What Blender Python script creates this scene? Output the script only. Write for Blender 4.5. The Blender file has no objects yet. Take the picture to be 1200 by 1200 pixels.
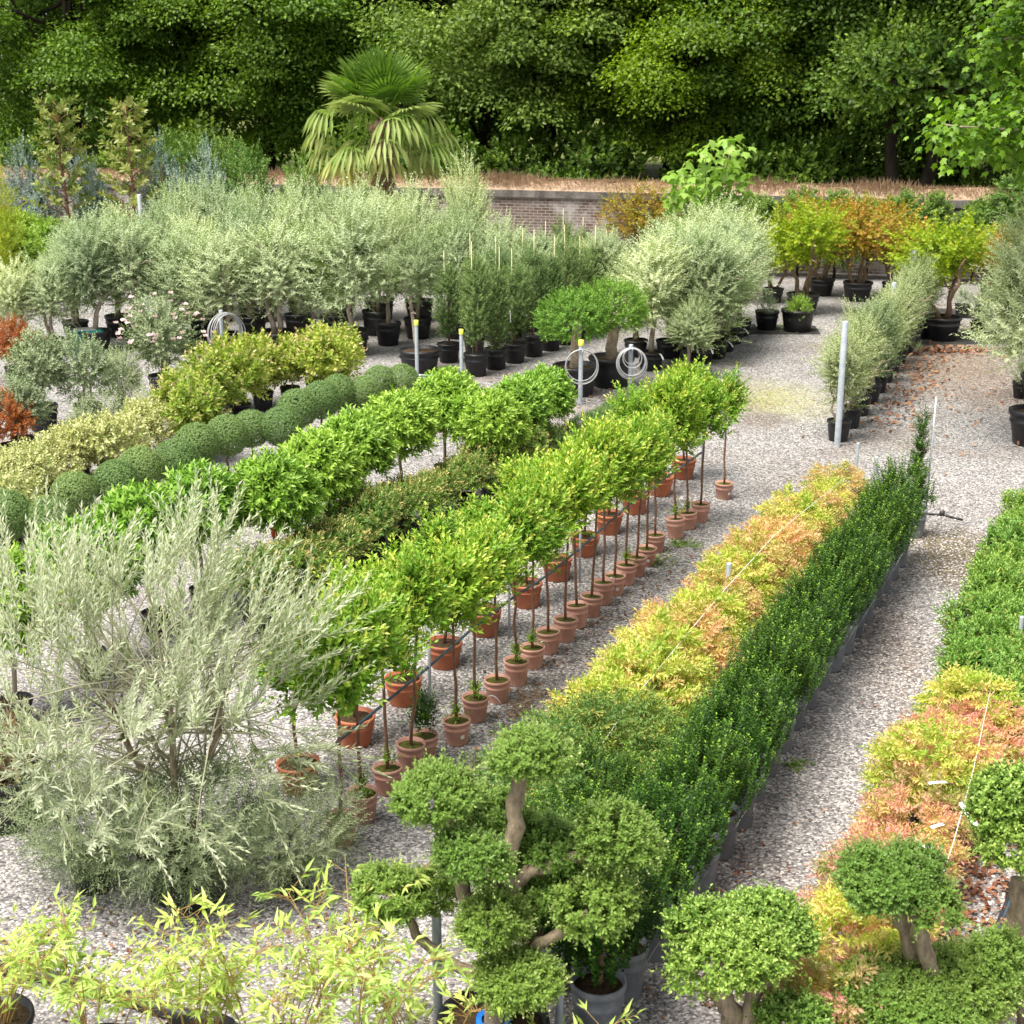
import bpy, math, random
import numpy as np
from mathutils import Vector

random.seed(11)
RNG = np.random.default_rng(11)
SC = bpy.context.scene
COL = SC.collection
PI = math.pi

# ------------------------------------------------------------------ camera
H = 6.0
F = 1750.0
PITCH = math.radians(17.15)
cp, sp = math.cos(PITCH), math.sin(PITCH)


def ray(px, py):
    a, b = (px - 600.0) / F, (600.0 - py) / F
    return np.array([a, cp + b * sp, -sp + b * cp])


def G(px, py, h=0.0):
    """world point seen at a pixel of the photograph, at height h"""
    d = ray(px, py)
    t = (h - H) / d[2]
    return np.array([d[0] * t, d[1] * t, h])


def V(px, py, Y):
    """world point seen at a pixel, at ground distance Y"""
    d = ray(px, py)
    t = Y / d[1]
    return np.array([d[0] * t, Y, H + d[2] * t])


cam_d = bpy.data.cameras.new("camera")
cam = bpy.data.objects.new("camera", cam_d)
COL.objects.link(cam)
cam.location = (0, 0, H)
cam.rotation_euler = (PI / 2 - PITCH, 0, 0)
cam_d.sensor_width = 36
cam_d.lens = 36 * F / 1200
cam_d.clip_start = 0.1
cam_d.clip_end = 3000
cam_d.dof.use_dof = True
cam_d.dof.focus_distance = 15.0
cam_d.dof.aperture_fstop = 4.2
SC.camera = cam

# ------------------------------------------------------------------ light
SUN_EL, SUN_AZ = math.radians(67), math.radians(-130)   # from the left, a little behind the camera
w = bpy.data.worlds.new("World")
SC.world = w
w.use_nodes = True
nt = w.node_tree
sky = nt.nodes.new("ShaderNodeTexSky")
sky.sky_type = 'NISHITA'
sky.sun_disc = False
sky.sun_elevation = SUN_EL
sky.sun_rotation = SUN_AZ
hs = nt.nodes.new("ShaderNodeHueSaturation")
hs.inputs['Saturation'].default_value = 0.2
bg = nt.nodes['Background']
bg.inputs['Strength'].default_value = 0.085
nt.links.new(sky.outputs[0], hs.inputs['Color'])
nt.links.new(hs.outputs[0], bg.inputs['Color'])
sd = bpy.data.lights.new("sun", 'SUN')
sd.energy = 3.5
sd.angle = math.radians(32)
sd.color = (1.0, 0.95, 0.86)
so = bpy.data.objects.new("sun", sd)
COL.objects.link(so)
sv = Vector((math.sin(SUN_AZ) * math.cos(SUN_EL), math.cos(SUN_AZ) * math.cos(SUN_EL), math.sin(SUN_EL)))
so.rotation_euler = sv.to_track_quat('Z', 'Y').to_euler()
so.location = (0, 0, 30)
SC.view_settings.view_transform = 'Standard'
SC.view_settings.look = 'None'
SC.view_settings.exposure = 1.45
SC.cycles.max_bounces = 8
SC.cycles.transmission_bounces = 6
SC.cycles.transparent_max_bounces = 4


# ------------------------------------------------------------------ materials
def newmat(name):
    m = bpy.data.materials.new(name)
    m.use_nodes = True
    n = m.node_tree
    return m, n, n.nodes['Principled BSDF'], n.links


def ramp(n, stops):
    r = n.nodes.new("ShaderNodeValToRGB")
    e = r.color_ramp.elements
    while len(e) < len(stops):
        e.new(0.5)
    for i, (p, c) in enumerate(stops):
        e[i].position = p
        e[i].color = (c[0], c[1], c[2], 1)
    return r


def leaf_mat(name, stops, tip=None, lo=0.6, hi=1.0, rough=0.45, tr=0.22, back=None, var=0.12, spec=0.22):
    m, n, b, L = newmat(name)

    def g(c):
        k = float(np.interp(max(c), [.2, .45], [1.0, 0.0]))
        return (c[0] * (.97 + .4 * k), c[1] * (.97 + .3 * k), c[2] * (1.02 + .1 * k))
    stops = [(p_, g(c_)) for p_, c_ in stops]
    tip = g(tip) if tip is not None else None
    back = g(back) if back is not None else None
    a = n.nodes.new("ShaderNodeAttribute"); a.attribute_name = "rnd"
    r = ramp(n, stops)
    L.new(a.outputs['Fac'], r.inputs[0])
    col = r.outputs[0]
    if tip is not None:
        ag = n.nodes.new("ShaderNodeAttribute"); ag.attribute_name = "age"
        mr = n.nodes.new("ShaderNodeMapRange")
        mr.inputs[1].default_value = lo; mr.inputs[2].default_value = hi
        L.new(ag.outputs['Fac'], mr.inputs[0])
        mx = n.nodes.new("ShaderNodeMix"); mx.data_type = 'RGBA'
        L.new(mr.outputs[0], mx.inputs[0]); L.new(col, mx.inputs[6])
        mx.inputs[7].default_value = (*tip, 1)
        col = mx.outputs[2]
    if back is not None:
        ge = n.nodes.new("ShaderNodeNewGeometry")
        mx = n.nodes.new("ShaderNodeMix"); mx.data_type = 'RGBA'
        L.new(ge.outputs['Backfacing'], mx.inputs[0]); L.new(col, mx.inputs[6])
        mx.inputs[7].default_value = (*back, 1)
        col = mx.outputs[2]
    oi = n.nodes.new("ShaderNodeObjectInfo")
    mr = n.nodes.new("ShaderNodeMapRange")
    mr.inputs[3].default_value = 1 - var; mr.inputs[4].default_value = 1 + var
    L.new(oi.outputs['Random'], mr.inputs[0])
    h = n.nodes.new("ShaderNodeHueSaturation")
    L.new(mr.outputs[0], h.inputs['Value']); L.new(col, h.inputs['Color'])
    mr2 = n.nodes.new("ShaderNodeMapRange")
    mr2.inputs[3].default_value = 0.5 + var * .09; mr2.inputs[4].default_value = 0.5 - var * .09
    L.new(oi.outputs['Random'], mr2.inputs[0]); L.new(mr2.outputs[0], h.inputs['Hue'])
    col = h.outputs[0]
    L.new(col, b.inputs['Base Color'])
    b.inputs['Roughness'].default_value = rough
    b.inputs['Specular IOR Level'].default_value = spec
    t = n.nodes.new("ShaderNodeBsdfTranslucent")
    h2 = n.nodes.new("ShaderNodeHueSaturation")
    h2.inputs['Value'].default_value = 1.5; h2.inputs['Saturation'].default_value = 1.1
    L.new(col, h2.inputs['Color']); L.new(h2.outputs[0], t.inputs['Color'])
    ms = n.nodes.new("ShaderNodeMixShader"); ms.inputs[0].default_value = tr
    L.new(b.outputs[0], ms.inputs[1]); L.new(t.outputs[0], ms.inputs[2])
    L.new(ms.outputs[0], n.nodes['Material Output'].inputs['Surface'])
    return m


def solid_mat(name, c1, c2, scale=8, rough=0.7, bump=0.3, detail=5, metal=0.0, stretch=None, var=0.0):
    m, n, b, L = newmat(name)
    tc = n.nodes.new("ShaderNodeTexCoord")
    src = tc.outputs['Object']
    if stretch:
        mp = n.nodes.new("ShaderNodeMapping"); mp.inputs['Scale'].default_value = stretch
        L.new(src, mp.inputs[0]); src = mp.outputs[0]
    no = n.nodes.new("ShaderNodeTexNoise")
    no.inputs['Scale'].default_value = scale; no.inputs['Detail'].default_value = detail
    no.inputs['Roughness'].default_value = 0.65
    L.new(src, no.inputs['Vector'])
    r = ramp(n, [(0.3, c1), (0.7, c2)])
    L.new(no.outputs['Fac'], r.inputs[0])
    col = r.outputs[0]
    if var:
        oi = n.nodes.new("ShaderNodeObjectInfo"); mr = n.nodes.new("ShaderNodeMapRange")
        mr.inputs[3].default_value = 1 - var; mr.inputs[4].default_value = 1 + var
        L.new(oi.outputs['Random'], mr.inputs[0])
        h = n.nodes.new("ShaderNodeHueSaturation"); L.new(mr.outputs[0], h.inputs['Value']); L.new(col, h.inputs['Color'])
        col = h.outputs[0]
    L.new(col, b.inputs['Base Color'])
    b.inputs['Roughness'].default_value = rough
    b.inputs['Specular IOR Level'].default_value = .15 if rough > .8 else .4
    b.inputs['Metallic'].default_value = metal
    if bump:
        bp = n.nodes.new("ShaderNodeBump"); bp.inputs['Strength'].default_value = bump
        bp.inputs['Distance'].default_value = 0.02
        L.new(no.outputs['Fac'], bp.inputs['Height']); L.new(bp.outputs[0], b.inputs['Normal'])
    return m


def LM(*a, **k):
    return leaf_mat(*a, **k)


M = {}
M['bay'] = LM('bay leaf', [(0, (.08, .19, .018)), (.5, (.17, .32, .03)), (1, (.31, .45, .06))], tip=(.52, .53, .1), lo=.75, hi=1.25, rough=.35, tr=.2)
M['laurel'] = LM('glossy green leaf', [(0, (0.069, 0.161, 0.020)), (.6, (0.155, 0.299, 0.033)), (1, (0.241, 0.402, 0.055))], tip=(0.345, 0.517, 0.088), lo=.5, hi=1.1, rough=.3, tr=.2)
M['pieris'] = LM('dark leaf with bronze tips', [(0, (.06, .125, .025)), (1, (.17, .28, .06))], tip=(.6, .47, .18), lo=.65, hi=1.2, rough=.4)
M['box'] = LM('box leaf', [(0, (.06, .12, .035)), (1, (.15, .24, .08))], tip=(.22, .33, .13), lo=.6, hi=1.2, rough=.45, tr=.2)
M['varieg'] = LM('cream edged leaf', [(0, (.1, .16, .035)), (.4, (.36, .4, .13)), (1, (.72, .7, .38))], rough=.45)
M['photinia'] = LM('yellow green leaf', [(0, (.09, .17, .02)), (.5, (.24, .33, .045)), (1, (.42, .43, .09))], tip=(.62, .47, .27), lo=.85, hi=1.2, rough=.4)
M['feijoa'] = LM('grey green leaf', [(0, (.07, .125, .045)), (1, (.18, .26, .11))], tip=(.33, .4, .21), lo=.75, hi=1.2, back=(.28, .34, .2))
M['olive'] = LM('silver olive leaf', [(0, (0.130, 0.206, 0.051)), (1, (0.290, 0.391, 0.119))], tip=(0.540, 0.628, 0.306), lo=.5, hi=1.1, back=(0.460, 0.536, 0.297), rough=.45, tr=.22, var=.22)
M['olivedark'] = LM('olive leaf', [(0, (0.089, 0.152, 0.035)), (1, (0.200, 0.294, 0.079))], tip=(0.378, 0.452, 0.194), lo=.55, hi=1.1, back=(0.357, 0.420, 0.211), rough=.45, tr=.22, var=.22)
M['oliveyoung'] = LM('pale olive leaf', [(0, (0.148, 0.216, 0.085)), (1, (0.424, 0.494, 0.246))], tip=(0.657, 0.700, 0.407), lo=.45, hi=1.05, back=(0.530, 0.577, 0.387), rough=.45, tr=.33)
M['yewcol'] = LM('dull green leaf', [(0, (.05, .1, .035)), (1, (.13, .21, .07))], tip=(.2, .28, .1), lo=.6, hi=1.1)
M['yew'] = LM('deep green leaf', [(0, (.012, .038, .005)), (.7, (.03, .08, .008)), (1, (.06, .13, .014))], tip=(.15, .28, .03), lo=.8, hi=1.2, rough=.4, tr=.15)
M['mush'] = LM('dense green leaf', [(0, (.05, .13, .02)), (1, (.13, .26, .04))], tip=(.2, .36, .06), lo=.6, hi=1.1)
M['nanyel'] = LM('yellow nandina leaf', [(0, (.2, .34, .04)), (.45, (.52, .6, .1)), (.78, (.74, .64, .2)), (1, (.74, .42, .2))], tip=(.78, .56, .28), lo=.7, hi=1.2, tr=.35, var=.08)
M['nanpeach'] = LM('peach nandina leaf', [(0, (0.247, 0.340, 0.056)), (.35, (0.570, 0.520, 0.146)), (.7, (0.703, 0.500, 0.224)), (1, (0.684, 0.360, 0.224))], tip=(0.722, 0.460, 0.291), lo=.6, hi=1.2, tr=.35, var=.12)
M['nanpink'] = LM('pinkish nandina leaf', [(0, (.26, .34, .08)), (.4, (.5, .4, .16)), (.7, (.66, .36, .24)), (1, (.64, .26, .24))], tip=(.7, .34, .32), lo=.6, hi=1.2, tr=.35, var=.12)
M['nanora'] = LM('orange nandina leaf', [(0, (0.323, 0.392, 0.088)), (.35, (0.608, 0.490, 0.165)), (.7, (0.665, 0.392, 0.220)), (1, (0.646, 0.294, 0.242))], tip=(0.665, 0.353, 0.308), lo=.6, hi=1.2, tr=.35, var=.08)
M['nangrn'] = LM('green nandina leaf', [(0, (.05, .12, .03)), (.85, (.15, .24, .06)), (1, (.45, .3, .07))], tip=(.33, .33, .09), lo=.8, hi=1.2)
M['skimmia'] = LM('mid green leaf', [(0, (.06, .15, .02)), (.9, (.17, .31, .06)), (1, (.35, .3, .08))], tip=(.24, .38, .09), lo=.5, hi=1.1, rough=.38)
M['cloud'] = LM('small topiary leaf', [(0, (0.056, 0.116, 0.021)), (1, (0.336, 0.440, 0.126))], tip=(0.627, 0.693, 0.294), lo=.45, hi=1.05, back=(0.112, 0.198, 0.042), rough=.4)
M['cloudgreen'] = LM('bright topiary leaf', [(0, (.04, .1, .012)), (1, (.21, .34, .06))], tip=(.38, .52, .12), lo=.55, hi=1.15, rough=.4)
M['bamboo'] = LM('yellow bamboo leaf', [(0, (.28, .42, .07)), (1, (.56, .66, .2))], tr=.35, rough=.4)
M['acerg'] = LM('green maple leaf', [(0, (.12, .21, .015)), (1, (.26, .36, .03))], tip=(.35, .4, .05), lo=.5, hi=1.1, tr=.4)
M['acero'] = LM('orange maple leaf', [(0, (.13, .17, .02)), (.5, (.24, .21, .03)), (1, (.4, .2, .055))], tr=.3)
M['redleaf'] = LM('red young leaf', [(0, (.13, .06, .025)), (.5, (.3, .09, .03)), (1, (.42, .15, .05))], tr=.3)
M['wallshrub'] = LM('dark laurel leaf', [(0, (.04, .1, .02)), (1, (.12, .21, .045))], tip=(.2, .3, .08), lo=.5, hi=1.1, rough=.35)
M['lime'] = LM('lime green leaf', [(0, (.12, .22, .02)), (1, (.26, .4, .05))], tip=(.36, .5, .1), lo=.5, hi=1.1)
M['magnolia'] = LM('magnolia leaf', [(0, (.08, .15, .025)), (.85, (.22, .31, .07)), (1, (.42, .3, .07))], tip=(.4, .27, .06), lo=1.0, hi=1.3, back=(.16, .2, .06), rough=.3)
M['euca'] = LM('blue grey leaf', [(0, (.06, .11, .09)), (1, (.16, .24, .21))], back=(.2, .27, .25))
M['gold'] = LM('golden conifer leaf', [(0, (.2, .28, .02)), (1, (.42, .48, .04))])
M['plane'] = LM('plane leaf', [(0, (0.045, 0.117, 0.009)), (1, (0.144, 0.261, 0.027))], tr=.3, rough=.4)
M['syc'] = LM('pale sycamore leaf', [(0, (0.144, 0.274, 0.038)), (1, (0.259, 0.395, 0.090))], tr=.4, rough=.4)
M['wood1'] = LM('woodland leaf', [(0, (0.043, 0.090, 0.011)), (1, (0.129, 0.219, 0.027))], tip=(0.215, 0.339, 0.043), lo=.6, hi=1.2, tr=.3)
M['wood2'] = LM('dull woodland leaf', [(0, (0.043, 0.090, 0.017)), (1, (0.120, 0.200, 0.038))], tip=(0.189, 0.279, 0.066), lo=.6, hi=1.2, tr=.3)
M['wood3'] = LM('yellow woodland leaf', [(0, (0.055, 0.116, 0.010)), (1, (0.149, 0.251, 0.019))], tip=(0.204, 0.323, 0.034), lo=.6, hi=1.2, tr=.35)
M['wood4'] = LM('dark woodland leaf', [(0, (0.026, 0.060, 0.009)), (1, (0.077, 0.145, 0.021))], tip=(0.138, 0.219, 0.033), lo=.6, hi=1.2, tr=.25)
M['palm'] = LM('palm leaf', [(0, (.05, .12, .02)), (.2, (.11, .2, .03)), (.4, (.26, .32, .1)), (.7, (.36, .36, .11)), (.85, (.42, .36, .08)), (1, (.5, .26, .06))], tip=(.5, .3, .06), lo=5.0, hi=6.0, rough=.4, tr=.25)
M['straw'] = LM('dry grass', [(0, (.3, .2, .13)), (1, (.56, .42, .28))], tr=.2, rough=.7)
M['weed'] = LM('weed leaf', [(0, (.1, .17, .03)), (1, (.22, .32, .06))])
M['litter'] = LM('fallen leaf', [(0, (.07, .03, .02)), (.5, (.18, .075, .045)), (1, (.36, .2, .11))], tr=.1, rough=.7)
M['flower'] = LM('pink petal', [(0, (.75, .5, .45)), (1, (.85, .72, .68))])
M['fruit'] = solid_mat('green olive fruit', (.3, .42, .04), (.42, .52, .08), 20, .4, 0)
M['bark'] = solid_mat('brown bark', (.1, .065, .04), (.26, .18, .12), 14, .85, .6, stretch=(1, 1, .25))
M['barkgrey'] = solid_mat('grey bark', (.2, .16, .12), (.4, .33, .26), 16, .85, .6, stretch=(1, 1, .3))
M['barkpale'] = solid_mat('pale olive bark', (.13, .1, .07), (.38, .3, .21), 22, .9, 1.0, stretch=(1, 1, .4))
M['barkdark'] = solid_mat('dark bark', (.01, .008, .006), (.035, .027, .019), 6, .9, .6, stretch=(1, 1, .25))
M['twig'] = solid_mat('pale twig', (.22, .22, .14), (.45, .42, .3), 12, .7, 0)
M['stembrown'] = solid_mat('red brown stem', (.13, .06, .04), (.27, .14, .09), 14, .7, .3)
M['culm'] = solid_mat('bamboo culm', (.18, .1, .03), (.4, .26, .08), 10, .5, 0)
M['terra'] = solid_mat('pinkish terracotta plastic', (.4, .19, .145), (.58, .33, .26), 7, .65, .15, detail=8, var=.2)
M['orangepot'] = solid_mat('orange terracotta plastic', (.34, .085, .035), (.47, .17, .085), 6, .55, .15, detail=8, var=.2)
M['black'] = solid_mat('black plastic', (.006, .006, .008), (.022, .022, .025), 9, .45, .1)
M['grey'] = solid_mat('grey plastic', (.1, .115, .14), (.24, .25, .27), 6, .55, .1, var=.25)
M['soil'] = solid_mat('potting soil', (.02, .013, .008), (.1, .065, .035), 40, .95, 1)
M['mosssoil'] = solid_mat('mossy soil', (.03, .025, .008), (.13, .14, .03), 18, .95, 1)
M['white'] = solid_mat('white plastic tag', (.72, .72, .7), (.82, .82, .8), 5, .4, 0)
M['orange'] = solid_mat('orange tag plastic', (.75, .1, .02), (.85, .18, .04), 5, .5, 0)
M['steel'] = solid_mat('galvanised steel', (.32, .36, .4), (.5, .54, .58), 10, .5, .1, metal=.35)
M['yellowcap'] = solid_mat('yellow green cap', (.5, .55, .05), (.6, .62, .1), 5, .5, 0)
M['cane'] = solid_mat('bamboo cane', (.42, .38, .2), (.6, .56, .34), 10, .6, 0)
M['hose'] = solid_mat('grey hose', (.24, .25, .26), (.4, .4, .4), 8, .45, 0)
M['cord'] = solid_mat('pale twine', (.55, .53, .48), (.7, .68, .62), 20, .8, 0)
M['blackpipe'] = solid_mat('black pipe', (.01, .01, .012), (.04, .04, .045), 8, .4, 0)
M['bluepipe'] = solid_mat('dark blue drip pipe', (.02, .04, .06), (.05, .08, .1), 8, .4, 0)
M['blue'] = solid_mat('blue plastic wrap', (.01, .14, .6), (.02, .22, .75), 9, .35, .6)
M['teal'] = solid_mat('teal plastic', (.02, .2, .2), (.04, .3, .28), 6, .45, .1)
M['cloth'] = solid_mat('black woven ground cloth', (.02, .02, .022), (.07, .065, .06), 3, .85, .3)
M['stone'] = solid_mat('gravel stone', (.3, .27, .27), (.6, .56, .54), 300, .8, 0, var=0)


def gravel_mat():
    m, n, b, L = newmat('gravel')
    tc = n.nodes.new("ShaderNodeTexCoord")
    P = tc.outputs['Object']

    def vor(scale, feat='F1'):
        v = n.nodes.new("ShaderNodeTexVoronoi"); v.inputs['Scale'].default_value = scale; v.feature = feat
        L.new(P, v.inputs['Vector']); return v

    def noise(scale, det=4, rough=.55):
        v = n.nodes.new("ShaderNodeTexNoise"); v.inputs['Scale'].default_value = scale
        v.inputs['Detail'].default_value = det; v.inputs['Roughness'].default_value = rough
        L.new(P, v.inputs['Vector']); return v

    def mix(fac, a, bb, mode='MIX'):
        x = n.nodes.new("ShaderNodeMix"); x.data_type = 'RGBA'; x.blend_type = mode
        if isinstance(fac, float): x.inputs[0].default_value = fac
        else: L.new(fac, x.inputs[0])
        for s, i in ((a, 6), (bb, 7)):
            if isinstance(s, tuple): x.inputs[i].default_value = (*s, 1)
            else: L.new(s, x.inputs[i])
        return x.outputs[2]

    v = vor(40); d = vor(40, 'DISTANCE_TO_EDGE')
    sep = n.nodes.new("ShaderNodeSeparateColor"); L.new(v.outputs['Color'], sep.inputs[0])
    r = ramp(n, [(0, (.07, .066, .068)), (.35, (.165, .155, .155)), (.7, (.29, .275, .268)), (1, (.48, .46, .43))])
    L.new(sep.outputs[0], r.inputs[0])
    col = r.outputs[0]
    gap = n.nodes.new("ShaderNodeMapRange"); gap.inputs[1].default_value = 0.0; gap.inputs[2].default_value = 0.006
    L.new(d.outputs['Distance'], gap.inputs[0])
    col = mix(gap.outputs[0], (.05, .043, .043), col)
    # brownish grit and dirt patches
    n1 = noise(.55, 6, .6)
    rr = ramp(n, [(.5, (0, 0, 0)), (.72, (1, 1, 1))]); L.new(n1.outputs['Fac'], rr.inputs[0])
    m1 = n.nodes.new("ShaderNodeMath"); m1.operation = 'MULTIPLY'; m1.inputs[1].default_value = .8
    L.new(rr.outputs[0], m1.inputs[0])
    col = mix(m1.outputs[0], col, mix(1.0, col, (.62, .5, .42), 'MULTIPLY'))

    def blob(pt, rad, soft, wob=.8):
        """mask round a ground spot, with a ragged edge"""
        sx = n.nodes.new("ShaderNodeVectorMath"); sx.operation = 'SUBTRACT'
        L.new(P, sx.inputs[0]); sx.inputs[1].default_value = (pt[0], pt[1], 0)
        sc = n.nodes.new("ShaderNodeVectorMath"); sc.operation = 'DIVIDE'
        L.new(sx.outputs[0], sc.inputs[0]); sc.inputs[1].default_value = (rad[0], rad[1], 1)
        ln = n.nodes.new("ShaderNodeVectorMath"); ln.operation = 'LENGTH'; L.new(sc.outputs[0], ln.inputs[0])
        nz = noise(4.5, 8, .7)
        ad = n.nodes.new("ShaderNodeMath"); ad.operation = 'MULTIPLY_ADD'
        L.new(nz.outputs['Fac'], ad.inputs[0]); ad.inputs[1].default_value = wob * 2; L.new(ln.outputs['Value'], ad.inputs[2])
        mr = n.nodes.new("ShaderNodeMapRange")
        mr.inputs[1].default_value = 1 + wob + soft; mr.inputs[2].default_value = 1 + wob - soft
        L.new(ad.outputs[0], mr.inputs[0])
        return mr.outputs[0]

    pk = ramp(n, [(.3, (0, 0, 0)), (.5, (1, 1, 1))]); L.new(sep.outputs[1], pk.inputs[0])

    def broken(mk):
        mm_ = n.nodes.new("ShaderNodeMath"); mm_.operation = 'MULTIPLY'
        L.new(mk, mm_.inputs[0]); L.new(pk.outputs[0], mm_.inputs[1])
        return mm_.outputs[0]
    b1 = broken(blob(G(912, 468), (.8, 1.3), .6))
    col = mix(b1, col, mix(.45, (.36, .36, .07), col))
    b2 = broken(blob(G(895, 492), (.45, .5), .4))
    col = mix(b2, col, (.13, .1, .075))
    b3 = blob(G(1135, 655), (.75, 1.3), .3)
    col = mix(b3, col, mix(1.0, col, (.5, .42, .26), 'MULTIPLY'))
    b4 = blob(G(1010, 720), (.5, 5.5), .5)
    col = mix(b4, col, mix(1.0, col, (.85, .78, .72), 'MULTIPLY'))
    b5 = blob(G(1110, 420), (1.5, 4.0), .6)
    col = mix(b5, col, mix(1.0, col, (.75, .62, .5), 'MULTIPLY'))
    L.new(col, b.inputs['Base Color'])
    b.inputs['Roughness'].default_value = .8
    bp = n.nodes.new("ShaderNodeBump"); bp.inputs['Strength'].default_value = .9; bp.inputs['Distance'].default_value = .02
    hm = n.nodes.new("ShaderNodeMath"); hm.operation = 'SUBTRACT'; hm.inputs[0].default_value = 1
    L.new(v.outputs['Distance'], hm.inputs[1])
    L.new(hm.outputs[0], bp.inputs['Height']); L.new(bp.outputs[0], b.inputs['Normal'])
    return m


def field_mat():
    return solid_mat('rough meadow', (.07, .1, .02), (.16, .17, .05), .35, .95, .4)


def brick_mat():
    m, n, b, L = newmat('old brick')
    tc = n.nodes.new("ShaderNodeTexCoord")
    mp = n.nodes.new("ShaderNodeMapping"); mp.inputs['Rotation'].default_value = (PI / 2, 0, 0)
    L.new(tc.outputs['Object'], mp.inputs[0])
    br = n.nodes.new("ShaderNodeTexBrick")
    br.inputs['Scale'].default_value = 1.0
    br.inputs['Brick Width'].default_value = .24; br.inputs['Row Height'].default_value = .085
    br.inputs['Mortar Size'].default_value = .012; br.inputs['Bias'].default_value = -.1
    br.inputs['Color1'].default_value = (.09, .05, .04, 1); br.inputs['Color2'].default_value = (.19, .125, .105, 1)
    br.inputs['Mortar'].default_value = (.27, .25, .22, 1)
    L.new(mp.outputs[0], br.inputs['Vector'])
    no = n.nodes.new("ShaderNodeTexNoise"); no.inputs['Scale'].default_value = 1.1; no.inputs['Detail'].default_value = 8
    no.inputs['Roughness'].default_value = .7
    L.new(tc.outputs['Object'], no.inputs['Vector'])
    r = ramp(n, [(.48, (0, 0, 0)), (.6, (1, 1, 1))]); L.new(no.outputs['Fac'], r.inputs[0])
    x = n.nodes.new("ShaderNodeMix"); x.data_type = 'RGBA'
    L.new(r.outputs[0], x.inputs[0]); L.new(br.outputs['Color'], x.inputs[6]); x.inputs[7].default_value = (.42, .4, .38, 1)
    ml = n.nodes.new("ShaderNodeMix"); ml.data_type = 'RGBA'; ml.inputs[0].default_value = .6
    L.new(br.outputs['Color'], ml.inputs[6]); L.new(x.outputs[2], ml.inputs[7])
    L.new(ml.outputs[2], b.inputs['Base Color'])
    b.inputs['Roughness'].default_value = .9
    return m


M['gravel'] = gravel_mat()
M['field'] = field_mat()
M['brick'] = brick_mat()
M['coping'] = solid_mat('weathered coping stone', (.06, .055, .05), (.22, .2, .18), 3, .9, .5)
M['turfcap'] = solid_mat('dry turf', (.2, .14, .1), (.4, .29, .2), 5, .95, .8)
wm, wn, wb, wl = newmat('puddle water')
wb.inputs['Base Color'].default_value = (.07, .05, .03, 1)
wb.inputs['Roughness'].default_value = .06
M['water'] = wm


# ------------------------------------------------------------------ mesh builders
def norm(a):
    return a / np.maximum(np.linalg.norm(a, axis=-1, keepdims=True), 1e-9)


def rvec(n):
    return norm(RNG.normal(size=(n, 3)))


TEMPL = {
    'leaf': ([(0, 0, 0), (.48, -.5, .12), (1, 0, -.12), (.48, .5, .12)], [(0, 1, 2), (0, 2, 3)]),
    'lance': ([(0, 0, 0), (.3, -.5, .1), (1, 0, -.22), (.3, .5, .1)], [(0, 1, 2), (0, 2, 3)]),
    'strap': ([(0, 0, 0), (.4, -.5, .1), (1, 0, -.04), (.4, .5, .1)], [(0, 1, 2), (0, 2, 3)]),
    'round': ([(0, 0, 0), (.25, -.42, .08), (.7, -.42, .05), (1, 0, -.06), (.7, .42, .05), (.25, .42, .08)],
              [(0, 1, 2), (0, 2, 3), (0, 3, 4), (0, 4, 5)]),
    'palmate': ([(0, 0, 0), (.1, -.35, .0), (.28, -.3, .05), (.58, -.52, -.05), (.62, -.26, .05), (1, 0, -.12),
                 (.62, .26, .05), (.58, .52, -.05), (.28, .3, .05), (.1, .35, 0)],
                [(0, 1, 2), (0, 2, 4), (2, 3, 4), (0, 4, 6), (4, 5, 6), (0, 6, 8), (6, 7, 8), (0, 8, 9)]),
}


def raw_mesh(name, co, tris, mat, attrs=None):
    me = bpy.data.meshes.new(name)
    co = np.ascontiguousarray(co, dtype=np.float32)
    tris = np.ascontiguousarray(tris, dtype=np.int32)
    me.vertices.add(len(co)); me.vertices.foreach_set('co', co.ravel())
    me.loops.add(tris.size); me.loops.foreach_set('vertex_index', tris.ravel())
    me.polygons.add(len(tris))
    me.polygons.foreach_set('loop_start', np.arange(0, tris.size, 3, dtype=np.int32))
    me.update(calc_edges=True)
    for k, v in (attrs or {}).items():
        at = me.attributes.new(k, 'FLOAT', 'FACE')
        at.data.foreach_set('value', np.ascontiguousarray(v, dtype=np.float32))
    me.materials.append(mat)
    return me


def leaves(name, P, D, N, L, W, mat, age=None, templ='leaf', rnd=None):
    k = len(P)
    T, Fc = TEMPL[templ]
    T = np.array(T); Fc = np.array(Fc)
    D = norm(D)
    N = norm(N - D * np.sum(N * D, axis=1, keepdims=True) + 1e-6)
    S = np.cross(D, N)
    L = np.broadcast_to(np.asarray(L, float), (k,)); W = np.broadcast_to(np.asarray(W, float), (k,))
    co = (P[:, None, :] + D[:, None, :] * (T[None, :, 0:1] * L[:, None, None])
          + S[:, None, :] * (T[None, :, 1:2] * W[:, None, None])
          + N[:, None, :] * (T[None, :, 2:3] * np.where(T[None, :, 2:3] < 0, L[:, None, None], W[:, None, None])))
    nv = len(T)
    tris = (np.arange(k)[:, None, None] * nv + Fc[None]).reshape(-1, 3)
    rnd = RNG.random(k) if rnd is None else rnd
    age = np.zeros(k) if age is None else age
    return raw_mesh(name, co.reshape(-1, 3), tris, mat, {'rnd': np.repeat(rnd, len(Fc)), 'age': np.repeat(age, len(Fc))})


def basis(A):
    ref = np.where(np.abs(A[:, 2:3]) > .9, np.array([[1., 0, 0]]), np.array([[0, 0, 1.]]))
    B = norm(np.cross(A, ref)); C = np.cross(A, B)
    return B, C


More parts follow.
